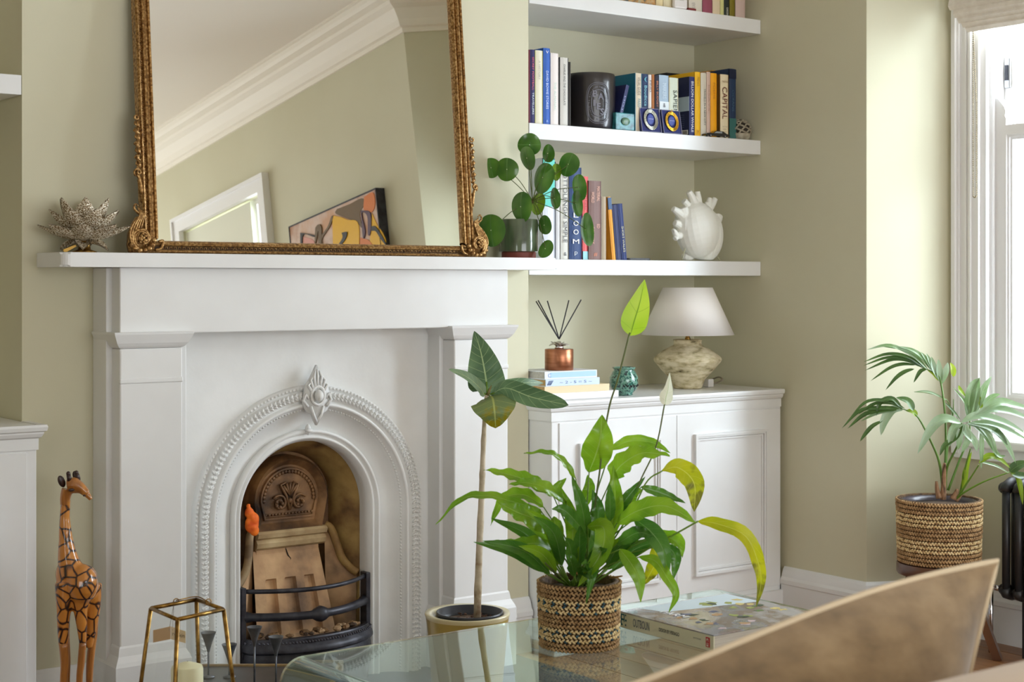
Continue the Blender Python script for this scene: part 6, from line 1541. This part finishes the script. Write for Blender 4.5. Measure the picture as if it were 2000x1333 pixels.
h1, h2 = (T[0]+T[3])/2, (T[1]+T[2])/2
for p in (T[0].lerp(T[3], .55), T[2].lerp(T[3], .55)):
    build(MB().tube([p+V((.006*cos(k*pi/5), 0, .004+.006*sin(k*pi/5))) for k in range(10)], .0011, 6, close=True), 'hook_ring', BRASS, ln_)
build(MB().tube(catmull([T[0].lerp(T[3], .55)+UP*.006, T[3]+UP*.006, T[2].lerp(T[3], .55)+UP*.004], 10), .0012, 6), 'wire_handle', BRASS, ln_)
tgc = mat('kraft_paper', (188, 150, 100), .8)
e1 = (T[3]-T[0]).normalized()
pa = LP(299, 1257, -.02); pb = LP(364, 1257, .0)
wv = (pb-pa); 
mb = MB().prism([(0, -.012), (.0335, -.006), (.0335, .019), (0, .012)], lambda a, b, e: LP(299, 1244, -.01)+(RT*.99+FW*.1)*a+UP*(b-.0)+FW*e, .0006)
tgo = build(mb, 'kraft_tag', tgc, None, LP(299, 1244)); tag(tgo, 'folded kraft paper tag hanging on the lantern by a thread', 'tag')
o_ = build(MB().prism([(.0345, -.006), (.064, -.013), (.064, .010), (.0345, .019)], lambda a, b, e: LP(299, 1244, -.01)+(RT*.99-FW*.1)*a+UP*b+FW*(.006+e), .0006), 'tag_flap', mat('pale_kraft_paper', (220, 196, 156), .8), tgo)
text('rockin', tgo, ink((70, 54, 40)), LP(299, 1244, -.012)+RT*.05+UP*.004+FW*-.002, RT-UP*.2, UP, w=.024, h=.008)
for e_ in (-.003, .004): build(MB().tube([T[0].lerp(T[3], .5), LP(299, 1244, -.01)+RT*(.034+e_)+UP*.012], .0005, 5), 'thread', ink((130, 120, 110)), tgo)
wx = thing('pillar_candle', 'ivory pillar candle inside the glass lantern', 'candle', (cc.x, cc.y, zb_+.003))
cz_ = LP(366, 1300).z; cxy = LP(366, 1300, .0)
cxy = cc+RT*.0
build(MB().lathe((cc.x, cc.y, zb_+.0045), [(.030, 0), (.031, .003), (.031, cz_-zb_-.012), (.029, cz_-zb_-.006), (.012, cz_-zb_), (0, cz_-zb_+.003)], 32), 'wax', WAX, wx, smooth=True, sharp=50)
build(MB().tube([(cc.x, cc.y, cz_), (cc.x+.001, cc.y, cz_+.008)], .0009, 6), 'wick', BLACK, wx)
sg = thing('glass_side_table', 'small clear glass side table holding the lantern at the lower edge', 'side table', (cc.x, cc.y, 0))
build(MB().lathe((cc.x, cc.y, zb_-.010), [(.16, 0), (.162, .003), (.16, .008), (0, .008)], 8), 'glass_top', thinglass('shelf_glass'), sg)
for k in range(3):
    a = k*2.094+.4; build(MB().tube([(cc.x+.12*cos(a), cc.y+.12*sin(a), zb_-.010), (cc.x+.13*cos(a), cc.y+.13*sin(a), 0)], .006, 8), 'leg', BRASS, sg)

# ================================================================ sofa and velvet cushion
SY = -3.06
sf = thing('beige_sofa', 'pale beige upholstered sofa seen from behind at the lower right corner', 'sofa', (1.35, -2.7, 0))
build(MB().box(.35, 2.3, SY-.06, SY+.06, .12, .815, bev=.035), 'sofa_back', BEIGE, sf, smooth=True)
build(MB().box(.35, 2.3, SY+.06, SY+.82, .12, .44, bev=.04), 'seat_base', BEIGE, sf, smooth=True)
build(MB().box(2.18, 2.34, SY-.05, SY+.82, .12, .42, bev=.05), 'sofa_arm', BEIGE, sf, smooth=True)
for a in (.42, 2.2):
    for b in (SY, SY+.72): build(MB().lathe((a, b, 0), [(.014, 0), (.02, .12)], 12), 'sofa_leg', STM, sf)
# large tan velvet cushion: corners measured on the photo
CA = atd(1947, 1096, 1.80); CB = atd(1040, 1384, 1.36)
up_ = (UP*.93+V((0, -.25, 0))); ax = (CB-CA); Wc = ax.length; ax.normalize()
dn = (atd(1902, 1333, 1.74)-CA); dn = dn.normalized(); Hc = .395
nn = ax.cross(dn).normalized()
if nn.dot(CAM-CA) < 0: nn = -nn
vc = thing('velvet_cushion', 'large tan velvet back cushion with a seamed edge in the foreground', 'cushion', CA+dn*Hc)
def cush(sgn):
    rows = []; N = 26
    for i in range(N+1):
        a = i/N; row = []
        for j in range(N+1):
            b = j/N; ea = min(a, 1-a)*2; eb = min(b, 1-b)*2
            th = .075*(1-(1-ea)**3)*(1-(1-eb)**3)
            top = .011*sin(2*pi*a*.8)*(1-b)
            ins = .016*sin(pi*b)
            p = CA+ax*(a*Wc)+dn*(b*Hc-top)+ax*(ins*(1-2*a))+nn*(sgn*th*(1+.06*sin(9*a+3*b)))
            row.append(p)
        rows.append(row)
    return rows
mb = MB(); mb.grid(cush(1)); build(mb, 'velvet_front', VELVET, vc, smooth=True)
mb = MB(); mb.grid(cush(-1)); build(mb, 'velvet_back', VELVET, vc, smooth=True)
rw = cush(0); P = [r[0] for r in rw]+[p for p in rw[-1][1:]]+[r[-1] for r in rw[::-1]][1:]+[p for p in rw[0][::-1][1:-1]]
build(MB().tube(P, .0035, 8, close=True), 'piping', mat('seam_highlight_piping', (212, 194, 164), .8), vc, smooth=True)  # cream colour paints the rim highlight along the cushion seam
